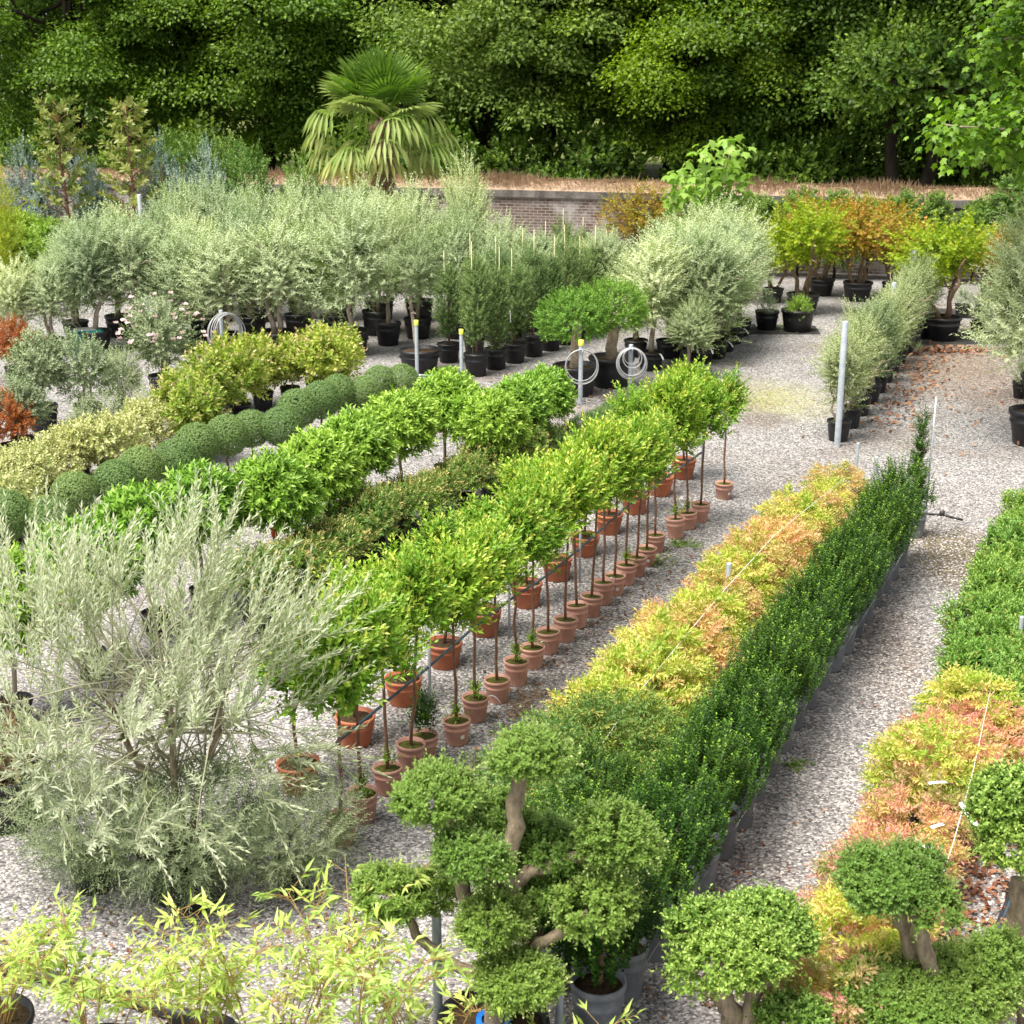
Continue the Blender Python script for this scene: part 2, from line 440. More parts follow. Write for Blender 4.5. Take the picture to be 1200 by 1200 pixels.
def shoot_leaves(P0, A, ln, n, L, W, a0=1.1, a1=.5, droop=0.0, jit=.25, agek=1.0):
    """n leaves spiralled along each shoot; returns arrays for leaves()"""
    s = len(P0)
    ln = np.broadcast_to(np.asarray(ln, float), (s,))
    t = (np.arange(n) + .5) / n
    t = np.clip(t[None] + RNG.normal(0, .3 / n, (s, n)), 0, 1)
    phi = np.arange(n)[None] * 2.4 + RNG.random((s, 1)) * 6.28 + RNG.normal(0, .3, (s, n))
    B, C = basis(A)
    rad = B[:, None] * np.cos(phi)[..., None] + C[:, None] * np.sin(phi)[..., None]
    al = (a0 + (a1 - a0) * t + RNG.normal(0, jit * .5, (s, n)))[..., None]
    D = A[:, None] * np.cos(al) + rad * np.sin(al) + RNG.normal(0, jit * .3, (s, n, 3))
    N = A[:, None] * np.sin(al) - rad * np.cos(al)
    P = P0[:, None] + A[:, None] * (ln[:, None] * t)[..., None]
    P[..., 2] -= droop * (ln[:, None] * t) ** 2
    sz = (1 - .35 * t) * (1 + RNG.normal(0, .12, (s, n)))
    age = t * agek * (0.6 + .7 * RNG.random((s, 1)))
    return (P.reshape(-1, 3), D.reshape(-1, 3), N.reshape(-1, 3), (L * sz).ravel(), (W * sz).ravel(), age.ravel())


def lumps(D, k=5, amp=.14):
    """lumpy radius factor for unit directions"""
    f = np.ones(len(D))
    for _ in range(k):
        c = rvec(1)[0]
        f += amp * (np.exp(-((1 - D @ c) * 5)) - .22) * RNG.choice([1, 1, -1])
    return f


def crown(name, mat, c, r, shoots, ln, n, L, W, up=.5, inner=.45, amp=.12, lk=6, flat=None, templ='leaf',
          a0=1.1, a1=.5, droop=0., spread=.35, agek=1., noise=.0):
    """foliage ellipsoid made of leafy shoots; flat cuts the lower part off at that fraction of the radius"""
    r = np.array(r, float)
    d = rvec(int(shoots * (1.6 if flat is not None else 1)))
    if flat is not None:
        d = d[d[:, 2] > flat][:shoots]
    f = lumps(d, lk, amp)
    u = inner + (1 - inner) * RNG.random(len(d)) ** .55
    P0 = np.array(c) + d * r * (f * u)[:, None] - norm(d) * ln * .6
    A = norm(norm(d / r) * 1.0 + np.array([0, 0, up]) + RNG.normal(0, spread, (len(d), 3)))
    lns = ln * (.7 + .6 * RNG.random(len(d)))
    P, D, N, LL, WW, age = shoot_leaves(P0, A, lns, n, L, W, a0, a1, droop, agek=agek)
    return leaves(name, P, D, N, LL, WW, mat, age, templ)


class MB:
    def __init__(s):
        s.v = []; s.f = []; s.m = []; s.mats = []

    def mi(s, mat):
        if mat not in s.mats: s.mats.append(mat)
        return s.mats.index(mat)

    def add(s, v, f, mat):
        o = len(s.v); k = s.mi(mat)
        s.v += [tuple(map(float, p)) for p in v]
        s.f += [tuple(i + o for i in q) for q in f]
        s.m += [k] * len(f)
        return s

    def tube(s, pts, rad, mat, sides=8, cap=True):
        pts = np.array(pts, float); n = len(pts)
        rad = np.broadcast_to(np.asarray(rad, float), (n,))
        tg = np.gradient(pts, axis=0); tg = norm(tg)
        ref = np.array([1., 0, 0]) if abs(tg[0][0]) < .8 else np.array([0, 1., 0])
        v = []; b = norm(np.cross(tg[0], ref)[None])[0]
        for i in range(n):
            b = b - tg[i] * (b @ tg[i]); b = b / np.linalg.norm(b); c = np.cross(tg[i], b)
            for k in range(sides):
                a = 2 * PI * k / sides
                v.append(pts[i] + rad[i] * (math.cos(a) * b + math.sin(a) * c))
        f = [(i * sides + k, i * sides + (k + 1) % sides, (i + 1) * sides + (k + 1) % sides, (i + 1) * sides + k)
             for i in range(n - 1) for k in range(sides)]
        if cap:
            f.append(tuple(range(sides - 1, -1, -1))); f.append(tuple((n - 1) * sides + k for k in range(sides)))
        return s.add(v, f, mat)

    def lathe(s, prof, mat, sides=24, rib=0., c=(0, 0, 0)):
        v = []
        for (r, z) in prof:
            for k in range(sides):
                a = 2 * PI * k / sides
                rr = r * (1 + (rib if k % 2 else 0))
                v.append((c[0] + rr * math.cos(a), c[1] + rr * math.sin(a), c[2] + z))
        n = len(prof)
        f = [(i * sides + k, i * sides + (k + 1) % sides, (i + 1) * sides + (k + 1) % sides, (i + 1) * sides + k)
             for i in range(n - 1) for k in range(sides)]
        return s.add(v, f, mat)

    def box(s, lo, hi, mat):
        (x0, y0, z0), (x1, y1, z1) = lo, hi
        v = [(x0, y0, z0), (x1, y0, z0), (x1, y1, z0), (x0, y1, z0), (x0, y0, z1), (x1, y0, z1), (x1, y1, z1), (x0, y1, z1)]
        return s.add(v, [(3, 2, 1, 0), (4, 5, 6, 7), (0, 1, 5, 4), (1, 2, 6, 5), (2, 3, 7, 6), (3, 0, 4, 7)], mat)

    def mesh(s, name, smooth=True):
        me = bpy.data.meshes.new(name)
        me.from_pydata(s.v, [], s.f)
        for m in s.mats: me.materials.append(m)
        me.polygons.foreach_set('material_index', s.m)
        if smooth: me.polygons.foreach_set('use_smooth', [True] * len(s.f))
        me.update()
        return me


def pot_mesh(name, r, h, mat, ring=True, rib=0., sides=24):
    """tapered pot with a rolled rim and a hollow top; r is the rim radius"""
    b = r * .76
    pr = [(0.001, .004), (b * .97, .004), (b, .012), (r * .93 * .97, h * .62)]
    if ring: pr += [(r * .955, h * .66), (r * .955, h * .70), (r * .925, h * .72)]
    pr += [(r * .945, h * .86), (r, h * .875), (r * 1.015, h * .93), (r, h), (r * .93, h), (r * .9, h * .86), (0.001, h * .84)]
    return MB().lathe(pr, mat, sides, rib).mesh(name)


def soil_mesh(r, h, mat):
    pr = [(r * .9, h * .87), (r * .6, h * .9), (r * .2, h * .93), (.001, h * .92)]
    return MB().lathe(pr, mat, 20).mesh('soil')


def wob(p0, p1, n, amp):
    p0, p1 = np.array(p0, float), np.array(p1, float)
    t = np.linspace(0, 1, n)[:, None]
    off = RNG.normal(0, amp, (n, 3)) * np.sin(t * PI)
    return p0 + (p1 - p0) * t + off


def strip(p, d, n, L, W, mat, curl=.4):
    """a thin plastic tag with thickness, curling over"""
    p = np.array(p, float); d = norm(np.array([d], float))[0]; n = norm(np.array([n], float))[0]
    s = np.cross(d, n)
    v = []; K = 6
    for i in range(K + 1):
        t = i / K
        q = p + d * L * t + n * (-curl * L * t * t)
        for o in (.0008, -.0008):
            v += [q + s * W / 2 + n * o, q - s * W / 2 + n * o]
    f = []
    for i in range(K):
        a, b = i * 4, i * 4 + 4
        f += [(a, a + 1, b + 1, b), (a + 3, a + 2, b + 2, b + 3), (a, b, b + 2, a + 2), (a + 1, a + 3, b + 3, b + 1)]
    f += [(0, 2, 3, 1), (K * 4, K * 4 + 1, K * 4 + 3, K * 4 + 2)]
    return MB().add(v, f, mat)


# ------------------------------------------------------------------ objects
def obj(name, me, parent=None, loc=None, rz=0.):
    o = bpy.data.objects.new(name, me)
    COL.objects.link(o)
    if parent is not None: o.parent = parent
    if loc is not None: o.location = loc
    if rz: o.rotation_euler[2] = rz
    return o


def tag(o, label=None, cat=None, group=None, kind=None):
    if label: o['label'] = label
    if cat: o['category'] = cat
    if group: o['group'] = group
    if kind: o['kind'] = kind
    return o


def struct(name, me, loc=None):
    return tag(obj(name, me, None, loc), kind='structure')


def thing(name, loc, label, cat, group=None, rz=0., sc=1.):
    e = bpy.data.objects.new(name, None)
    COL.objects.link(e)
    e.empty_display_size = .2
    e.location = [float(x) for x in loc]; e.rotation_euler[2] = rz
    e.scale = (sc, sc, sc) if not isinstance(sc, tuple) else sc
    return tag(e, label, cat, group)


def plant(name, loc, label, cat, group, parts, rz=None, sc=1.):
    """parts: list of (part name, mesh) or (part name, mesh, [(sub name, mesh)])"""
    e = thing(name, (loc[0], loc[1], 0), label, cat, group, random.random() * 6.28 if rz is None else rz, sc)
    if name in ('bay_standard', 'laurel_standard', 'box_ball', 'olive_tree'):
        e.rotation_euler[0] = random.gauss(0, .022); e.rotation_euler[1] = random.gauss(0, .022)
    for p in parts:
        o = obj(p[0], p[1], e)
        if len(p) > 2:
            for q in p[2]: obj(q[0], q[1], o)
    return e


ORDS = ("first second third fourth fifth sixth seventh eighth ninth tenth eleventh twelfth thirteenth fourteenth fifteenth "
        "sixteenth seventeenth eighteenth nineteenth twentieth").split()


def nth(i):
    if i < 20: return ORDS[i]
    return "twenty-" + ORDS[i - 20]


def along(p, q, n, jx=0., jy=0.):
    """n ground points between two ground points"""
    out = []
    for i in range(n):
        t = i / max(1, n - 1)
        a = np.array(p) * (1 - t) + np.array(q) * t
        out.append(a + np.array([random.gauss(0, jx), random.gauss(0, jy), 0]))
    return out


def path_pts(pts, n):
    """n points evenly spaced on a ground polyline"""
    pts = [np.array(p, float) for p in pts]
    seg = [np.linalg.norm(b - a) for a, b in zip(pts, pts[1:])]
    T = sum(seg); out = []
    for i in range(n):
        d = T * i / max(1, n - 1)
        for k, s in enumerate(seg):
            if d <= s + 1e-9 or k == len(seg) - 1:
                out.append(pts[k] + (pts[k + 1] - pts[k]) * (d / s)); break
            d -= s
    return out


def mpp(p):
    """metres per photograph pixel at a point"""
    return (p[1] * cp - (p[2] - H) * sp) / F


# ================================================================== SETTING
wL, wR = G(20, 209, 2.1), G(1180, 236, 2.1)
wdir = norm((wR - wL)[None])[0]
wnor = np.array([-wdir[1], wdir[0], 0.0])          # away from the camera
wang = math.atan2(wdir[1], wdir[0])


def on_wall(px, h=0., off=0.):
    """ground point px columns along the wall, off metres in front of it"""
    d = ray(px, 230)
    A = np.array([[d[0], -wdir[0]], [d[1], -wdir[1]]])
    t = np.linalg.solve(A, wL[:2])
    q = d * t[0]
    return np.array([q[0], q[1], 0]) - wnor * off + np.array([0, 0, h])


gm = MB().add([(-60, 2, 0), (60, 2, 0), (60, 60, 0), (-60, 60, 0)], [(0, 1, 2, 3)], M['gravel']).mesh('gravel_yard', False)
struct('gravel_yard', gm)
fm = MB().add([(-900, -60, -.02), (900, -60, -.02), (900, 1500, -.02), (-900, 1500, -.02)], [(0, 1, 2, 3)], M['field']).mesh('meadow_ground', False)
struct('meadow_ground', fm)
a, b = on_wall(-700, 0, -.6), on_wall(1900, 0, -.6)
c, d = b + wnor * 60, a + wnor * 60
struct('grass_field', MB().add([(*a[:2], .004), (*b[:2], .004), (*c[:2], .004), (*d[:2], .004)], [(0, 1, 2, 3)], M['field']).mesh('grass_field', False))

# black woven cloth under the plants at the far right, strips
for i, (x0, y0, x1, y1, x2, y2, x3, y3) in enumerate([(1062, 405, 1210, 402, 1204, 384, 1066, 388), (876, 392, 962, 392, 955, 382, 882, 380),
                                                     (1000, 372, 1240, 372, 1230, 362, 1000, 362)]):
    P = [G(x0, y0), G(x1, y1), G(x2, y2), G(x3, y3)]
    struct('ground_cloth', MB().add([(p[0], p[1], .004 + .004 * i) for p in P], [(0, 1, 2, 3)], M['cloth']).mesh('ground_cloth', False))

# puddles
def puddle(px, py, rx, ry):
    c = G(px, py)
    v = []
    for k in range(40):
        a = 2 * PI * k / 40
        f = 1 + .18 * math.sin(3 * a + 1) + .12 * math.sin(5 * a) + .06 * math.sin(9 * a + 2)
        v.append((c[0] + rx * f * math.cos(a), c[1] + ry * f * math.sin(a), .004))
    struct('puddle', MB().add(v, [tuple(range(40))], M['water']).mesh('puddle', False))


puddle(862, 1146, .36, .3)

# ------------------------------------------------------------------ brick wall
LW = 46.0
m0 = (wL + wR) / 2
wr = thing('brick_wall', (m0[0], m0[1], 0), 'long old red brick garden wall whitened by lime, running behind all the plants', 'wall', None, wang)
mb = MB().box((-LW, 0, -.05), (LW, .4, 1.9), M['brick']); obj('brickwork', mb.mesh('brickwork', False), wr)
mb = MB()
for k in range(int(LW * 2 / 1.5)):
    x = -LW + k * 1.5
    mb.box((x + .004, -.07 + RNG.normal(0, .006), 1.9), (x + 1.496, .47, 2.1 + RNG.normal(0, .008)), M['coping'])
obj('coping', mb.mesh('coping', False), wr)
# sloping cap of dry turf
n = 240; v = []; f = []
for i in range(n + 1):
    x = -LW + 2 * LW * i / n
    for (y, z) in ((.0, 2.1), (.1, 2.17), (.25, 2.28), (.42, 2.36), (.62, 2.3), (.62, 2.1)):
        v.append((x, y + RNG.normal(0, .015), z + (RNG.normal(0, .03) if z > 2.1 else 0)))
for i in range(n):
    for j in range(5):
        f.append((i * 6 + j, i * 6 + j + 6, i * 6 + j + 7, i * 6 + j + 1))
obj('turf_cap', MB().add(v, f, M['turfcap']).mesh('turf_cap'), wr)
k = 26000
x = RNG.uniform(-24, 30, k); t = RNG.random(k) ** .8
y = .02 + t * .5; z = 2.12 + np.sin(np.clip(t, 0, 1) * 1.45) * .25
P = np.stack([x, y, z], 1)
tall = (np.sin(x * 1.7) + np.sin(x * .63 + 1) + RNG.normal(0, .6, k)) > 1.1
D = norm(np.stack([RNG.normal(0, .5, k), -.5 + RNG.normal(0, .4, k), .45 + RNG.random(k) * .8], 1))
D[tall, 2] += 1.2
L_ = np.where(tall, RNG.uniform(.12, .36, k), RNG.uniform(.08, .17, k))
me = leaves('dry_grass', P, D, rvec(k), L_, .012, M['straw'], templ='lance')
o = obj('dry_grass', me, None, (m0[0], m0[1], 0), wang); tag(o, kind='stuff')

# ================================================================== WOODLAND
def forest_tree_meshes(R, Hc, nclump, nl, mat, lw=(.15, .1), trunk_r=.3, low=2.2, flatness=.8, lean=0., bark='barkdark', forks=6):
    """crown from leafy boughs, trunk with limbs; local base at 0"""
    top = low + Hc * 2
    d = rvec(nclump); f = lumps(d, 9, .3)
    u = (.25 + .75 * RNG.random(nclump) ** .5) * f
    C = np.array([lean, 0, low + Hc]) + d * np.array([R, R, Hc]) * u[:, None]
    C[:, 2] = np.maximum(C[:, 2], low - .3 + RNG.random(nclump) * .9)
    rad = RNG.uniform(.7, 1.6, nclump) * R / 4.6
    ci = RNG.integers(0, nclump, nl)
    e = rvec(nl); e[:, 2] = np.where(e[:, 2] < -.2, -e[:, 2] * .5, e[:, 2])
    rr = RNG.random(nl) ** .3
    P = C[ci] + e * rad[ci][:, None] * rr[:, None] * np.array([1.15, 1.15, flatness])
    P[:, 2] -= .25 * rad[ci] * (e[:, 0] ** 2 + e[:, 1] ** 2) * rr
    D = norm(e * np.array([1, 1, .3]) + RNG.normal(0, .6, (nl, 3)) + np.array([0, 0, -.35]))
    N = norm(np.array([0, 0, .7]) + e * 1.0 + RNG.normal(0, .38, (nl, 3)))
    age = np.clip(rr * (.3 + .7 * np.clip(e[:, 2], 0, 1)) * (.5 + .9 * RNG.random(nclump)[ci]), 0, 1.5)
    fol = leaves('foliage', P, D, N, RNG.uniform(.7, 1.25, nl) * lw[0], lw[1], mat, age, 'round' if lw[1] > .1 else 'leaf')
    mb = MB()
    tp = np.array([lean * .6, 0, low + Hc * 1.1])
    pts = wob((0, 0, -.1), tp, 8, .09)
    mb.tube(pts, np.linspace(trunk_r, trunk_r * .35, 8), M[bark], 9)
    order = RNG.choice(nclump, min(nclump, forks * 4), replace=False)
    for q in order:
        s = pts[RNG.integers(2, 8)]
        mid = (s + C[q]) / 2 + np.array([0, 0, .3])
        pp = np.array([s, s * .55 + mid * .45 + RNG.normal(0, .08, 3), mid, mid * .4 + C[q] * .6 + RNG.normal(0, .1, 3), C[q]])
        mb.tube(pp, np.linspace(trunk_r * .32, .02, 5), M[bark], 6)
    return [('foliage', fol), ('trunk', mb.mesh('trunk'))]


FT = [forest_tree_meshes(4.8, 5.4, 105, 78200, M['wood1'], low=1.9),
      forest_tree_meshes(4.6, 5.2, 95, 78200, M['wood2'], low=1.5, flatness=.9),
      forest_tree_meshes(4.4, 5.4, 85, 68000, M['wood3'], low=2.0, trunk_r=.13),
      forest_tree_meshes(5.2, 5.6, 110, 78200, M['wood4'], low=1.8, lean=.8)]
# (photo column, metres behind the wall, kind, scale, words)
FOREST = [(-75, 9, 0, 1.0, 'mid green broadleaf tree at the far left edge of the wood behind the wall'),
          (45, 12, 0, 1.1, 'mid green woodland tree behind the left slim magnolia'),
          (165, 10, 0, .95, 'layered green woodland tree with tiered boughs behind the right slim magnolia'),
          (310, 11, 0, 1.05, 'green woodland tree with low dark trunk just left of the palm'),
          (420, 15, 3, 1.1, 'dark green woodland tree rising behind the palm'),
          (565, 8, 1, 1.05, 'large dull green domed tree right of the palm behind the wall'),
          (700, 13, 3, 1.0, 'dark tree in the gap between the domed tree and the yellow green one'),
          (755, 6.5, 2, .85, 'yellow green tree with thin forked trunk over the middle of the wall'),
          (850, 11, 2, 1.05, 'tall yellow green tree behind the potted sycamore sapling'),
          (960, 9, 3, 1.0, 'dark green tree left of the two leaning trunks'),
          (1060, 7, 3, 1.05, 'dark shady tree with leaning trunk behind the right part of the wall'),
          (1150, 10, 3, 1.1, 'dark woodland tree behind the overhanging plane leaves'),
          (1270, 8, 0, 1.0, 'woodland tree at the far right edge behind the wall')]
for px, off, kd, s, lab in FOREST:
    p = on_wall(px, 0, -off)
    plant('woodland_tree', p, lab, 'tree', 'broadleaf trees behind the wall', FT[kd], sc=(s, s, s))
# second rank, a far-off wood that reads as one mass
mbv = []
k = 130000
cl = 800
cx = RNG.uniform(-40, 48, cl); cy = RNG.uniform(70, 84, cl); cz = RNG.uniform(.6, 13, cl)
ci = RNG.integers(0, cl, k); e = rvec(k); e[:, 2] = np.abs(e[:, 2]) * .8
P = np.stack([cx, cy, cz], 1)[ci] + e * RNG.uniform(.6, 1.0, (k, 1)) * 2.0
me = leaves('far_wood', P, norm(e + RNG.normal(0, .5, (k, 3)) - [0, 0, .3]), norm(np.array([0, 0, 1.]) + RNG.normal(0, .6, (k, 3))), .42, .3, M['wood4'], RNG.random(k), 'round')
tag(obj('far_wood', me), kind='stuff')

# understorey shrubs behind the wall
US = [[('foliage', crown('foliage', M[mm], (0, 0, 1.3), (1.5, 1.2, 1.3), 420, .5, 12, .16, .1, up=.4, amp=.3, templ='round'))] for mm in ('wood4', 'wood4', 'wood3')]
for i, (px, off, kd, s, lab) in enumerate([(-30, 3, 0, 1.2, 'dark undergrowth bush behind the wall at the far left edge'), (60, 4.5, 1, 1.1, 'green undergrowth bush behind the left magnolia'),
        (110, 6, 0, 1.4, 'dark undergrowth bush between the two slim magnolias'), (185, 5, 1, 1.0, 'green undergrowth bush above the blue grey eucalyptus'),
        (330, 5, 0, 1.3, 'dark undergrowth bush just left of the palm'), (390, 5, 0, 1.4, 'dark undergrowth bush hidden behind the palm'),
        (480, 4, 0, 1.4, 'dark undergrowth bush behind the right side of the palm'), (550, 5, 0, 1.3, 'dark undergrowth bush where the bare wall begins'),
        (610, 4, 1, 1.0, 'green undergrowth bush peeping over the wall under the domed tree'), (660, 6, 0, 1.4, 'dark undergrowth bush under the domed tree'),
        (715, 3, 2, .8, 'bright green undergrowth bush left of the thin forked trunk'), (790, 6, 0, 1.4, 'dark undergrowth bush right of the thin forked trunk'),
        (860, 5, 0, 1.4, 'dark undergrowth bush behind the potted sycamore sapling'), (930, 5, 0, 1.4, 'dark undergrowth bush left of the leaning trunks'),
        (1000, 6, 0, 1.3, 'dark undergrowth bush in the shade beside the leaning trunks'), (1110, 6, 0, 1.3, 'dark undergrowth bush right of the leaning trunks'),
        (1165, 4, 1, 1.0, 'green undergrowth bush below the overhanging plane leaves'), (1230, 5, 0, 1.3, 'dark undergrowth bush at the far right edge')]):
    plant('undergrowth_bush', on_wall(px, 0, -off), lab, 'bush', 'undergrowth behind the wall', US[kd], sc=s)

# leaning trunks at the right
for px0, px1, lab in ((1048, 1036, 'bare dark trunk leaning left above the wall, left of a pair'), (1072, 1098, 'bare dark trunk leaning right above the wall, right of a pair')):
    p = on_wall(px0, 0, -2.6); q = on_wall(px1, 0, -2.6)
    e = thing('leaning_tree', p, lab, 'tree', 'pair of leaning trunks')
    dx = q - p
    mb = MB().tube(wob((0, 0, -.1), (dx[0], dx[1], 5.2), 8, .05), np.linspace(.24, .14, 8), M['barkdark'], 10)
    mb.tube(wob((dx[0] * .6, dx[1] * .6, 3.2), (dx[0] * .6 + .9, dx[1], 5.4), 5, .04), np.linspace(.12, .05, 5), M['barkdark'], 7)
    obj('trunk', mb.mesh('trunk'), e)
    obj('crown', crown('crown', M['wood4'], (dx[0], dx[1], 5.2), (2.4, 2.0, 2.0), 520, .7, 12, .17, .11, up=.2, amp=.35, templ='round'), e)

# ================================================================== NURSERY STOCK
def pot_parts(r, h, mat, soil='soil', **kw):
    return [('pot', pot_mesh('pot', r, h, M[mat], **kw)), ('soil', soil_mesh(r, h, M[soil]))]


def stem_mesh(h0, h1, r0, r1, mat, amp=.012, lean=0., sides=7, name='trunk'):
    return MB().tube(wob((0, 0, h0), (lean, 0, h1), 7, amp), np.linspace(r0, r1, 7), M[mat], sides).mesh(name)


def tag_mesh(p, d, L=.13, W=.022, curl=.5, mat='white', n=(0, 0, 1)):
    return strip(p, d, n, L, W, M[mat], curl).mesh('label_tag')


# ---- bay standards in terracotta pots, front row
BAYPOT = pot_parts(.128, .245, 'terra', 'mosssoil')
BAYF = []
for i in range(5):
    top = 1.5 + RNG.normal(0, .03)
    BAYF.append([('trunk', stem_mesh(.2, 1.35, .016, .012, 'stembrown', .008, RNG.normal(0, .03))),
                 ('crown', crown('crown', M['bay'], (0, 0, top - .05), (.35, .35, .5), 250, .29, 16, .08, .034, up=1.3, amp=.32, lk=8, a0=.95, a1=.45))])
BASAL = [('basal_shoots', crown('basal_shoots', M['bay'], (0, 0, .3), (.07, .07, .11), 14, .12, 9, .05, .018, up=1.2))]
BUSHY = [('foliage', crown('foliage', M['yew'], (0, 0, .42), (.16, .16, .24), 90, .14, 12, .045, .016, up=1.2))]
TAGF = [('label_tag', tag_mesh((.122, .03, .24), (.5, 0, .3), .13, .022, 1.0)), ('label_tag', tag_mesh((.02, .012, .92), (.6, .2, .35), .15, .024, .6))]
STICK = [('price_sticker', MB().lathe([(.1215, .1), (.1235, .1), (.1265, .14), (.1245, .14)], M['white'], 1).mesh('x'))]
v = []
for a in (0, .16, .32):
    for z, rr in ((.085, .1145), (.125, .1195)):
        v.append((rr * math.cos(a) , rr * math.sin(a), z))
STICK = [('price_sticker', MB().add(v, [(0, 2, 3, 1), (2, 4, 5, 3)], M['white']).mesh('price_sticker'))]

FRONT = [(400, 994), (426, 966), (455, 934), (481, 908), (497, 896), (536, 876), (557, 849), (583, 827), (605, 807), (624, 787), (643, 770),
         (662, 756), (677, 740), (692, 727), (707, 713), (720, 702), (733, 690), (745, 680), (757, 668), (768, 652), (792, 636), (806, 625),
         (820, 617), (848, 590)]
looks = {4: 'with a bushy shrub instead of a stem', 6: 'with short bronze tipped growth and curled tag', 8: 'with leafy growth sprouting at its base',
         23: 'set apart at the far end'}
GB = 'bay standards in pinkish terracotta pots'
for i, (px, py) in enumerate(FRONT):
    p = G(px, py - 6)
    rz = random.random() * 6.28
    if i == 4:
        plant('potted_shrub', p, 'bushy dark green shrub in a pinkish terracotta pot near the bay row end', 'shrub', None, BAYPOT + BUSHY, rz, 1.0)
        continue
    parts = list(BAYPOT) + list(BAYF[i % 5])
    if i in (1, 2, 5, 6, 8, 9, 16, 20, 21): parts += BASAL
    if i in (6, 9, 14): parts.append(TAGF[0])
    if i in (3, 9, 13, 17): parts.append(TAGF[1])
    if i in (0, 5, 12, 15, 18, 23): parts += STICK
    lab = looks.get(i)
    lab = (f'bay standard in a pinkish terracotta pot {lab}' if lab else f'bay standard in a pinkish terracotta pot, {nth(i)} from the near end')
    plant('bay_standard', p, lab, 'potted tree', GB, parts, rz if i not in (0, 5, 12, 15, 18, 23) else -1.75 + random.gauss(0, .3), (1, 1, random.uniform(.9, 1.1)))

# ---- back row of bays in large orange pots
BIGPOT = pot_parts(.175, .32, 'orangepot')
BAYB = []
for i in range(4):
    BAYB.append([('trunk', stem_mesh(.3, 1.4, .016, .011, 'stembrown', .02)),
                 ('crown', crown('crown', M['bay'], (0, 0, 1.36), (.36, .36, .54), 250, .27, 16, .08, .033, up=1.3, amp=.28, lk=8, a0=.95, a1=.45))])
BACK = path_pts([G(352, 925), G(470, 826), G(515, 786), G(547, 756), G(582, 734), G(622, 706), G(665, 668), G(722, 616), G(770, 582), G(800, 560)], 12)
for i, p in enumerate(BACK):
    plant('bay_standard', p, f'bay standard in a large orange pot, {nth(i)} from the near end of the back row', 'potted tree',
          'bay standards in large orange pots', BIGPOT + BAYB[i % 4], sc=(1.05, 1.05, random.uniform(.82, .92)))
# drip pipe along the orange pots and its posts
pp = [np.array(p) + np.array([.26, -.1, .42]) for p in BACK]
tag(obj('drip_pipe', MB().tube(pp, .014, M['bluepipe'], 8).mesh('drip_pipe')), 'dark drip irrigation pipe strung along the front of the orange pots', 'pipe')
for k, lab in ((2, 'nearest of the slim posts that carry the drip pipe'), (4, 'second slim post carrying the drip pipe'), (6, 'third slim post carrying the drip pipe'), (9, 'fourth slim post carrying the drip pipe'), (11, 'farthest of the slim posts that carry the drip pipe')):
    p = pp[k]
    e = thing('pipe_post', (p[0], p[1] - .034, 0), lab, 'post', 'slim posts of the drip pipe')
    obj('post', MB().tube([(0, 0, -.05), (0, 0, 1.0)], .014, M['steel'], 10).mesh('post'), e)
    obj('cap', MB().tube([(0, 0, 1.0), (0, 0, 1.03)], .018, M['black'], 10).mesh('cap'), e)

# ---- glossy bright green standards (staggered double row)
BLK = pot_parts(.17, .3, 'black', ring=False)
LAU = []
for i in range(5):
    LAU.append([('trunk', stem_mesh(.25, 1.25, .026, .02, 'barkgrey', .012)),
                ('crown', crown('crown', M['laurel'], (0, 0, 1.24), (.53, .53, .5), 600, .17, 12, .12, .042, up=.45, amp=.08, flat=-.72, a0=1.15, a1=.6, inner=.6, spread=.22))])
ORTAG = [('price_tag', strip((.03, 0, .86), (.2, .1, -1), (1, 0, .2), .12, .075, M['orange'], .3).mesh('price_tag'))]
LST = [(4, 700), (97, 652), (176, 612), (232, 588), (318, 572), (372, 543), (418, 516), (468, 492), (520, 466), (574, 480), (607, 462), (640, 448),
       (545, 470)]
for i, (px, py) in enumerate(LST):
    p = G(px, py, 1.28)
    parts = BLK + LAU[i % 5] + (ORTAG if i in (4, 6, 8, 9) else [])
    extra = ' with an orange price tag' if i in (4, 6, 8, 9) else ''
    lab = f'glossy domed standard{extra}, {nth(i)} from the near left end' if i < 12 else \
        'glossy domed standard near the far end squeezed between two others'
    plant('laurel_standard', p, lab, 'potted tree', 'glossy domed standards', parts, -1.6 if i in (4, 6, 8, 9) else None,
          .95 if i < 9 else .86)

# ---- bronze tipped low shrubs between
PIE = [[('foliage', crown('foliage', M['pieris'], (0, 0, .55), (.5, .5, .36), 420, .15, 12, .066, .024, up=.5, amp=.34, lk=9, flat=-.5))] for _ in range(3)]
BLS = pot_parts(.16, .26, 'black', ring=False)
row = path_pts([G(300, 690, .5), G(400, 640, .5), G(480, 588, .5), G(560, 555, .5), G(640, 515, .5)], 10) + \
    path_pts([G(345, 665, .5), G(430, 605, .5), G(520, 570, .5), G(600, 528, .5)], 9)
for i, p in enumerate(row):
    lab = f'dark green low shrub with bronze tips, {nth(i)} from the near end of the front line' if i < 10 else \
        f'dark green low shrub with bronze tips, {nth(i - 10)} from the near end of the back line'
    plant('bronze_tipped_shrub', p, lab, 'shrub', 'bronze tipped shrubs between the standards', BLS + PIE[i % 3], sc=random.uniform(.85, 1.1))
DOME = [('foliage', crown('foliage', M['box'], (0, 0, .4), (.42, .42, .34), 900, .06, 14, .024, .013, up=.2, amp=.1, flat=-.4, inner=.75))]
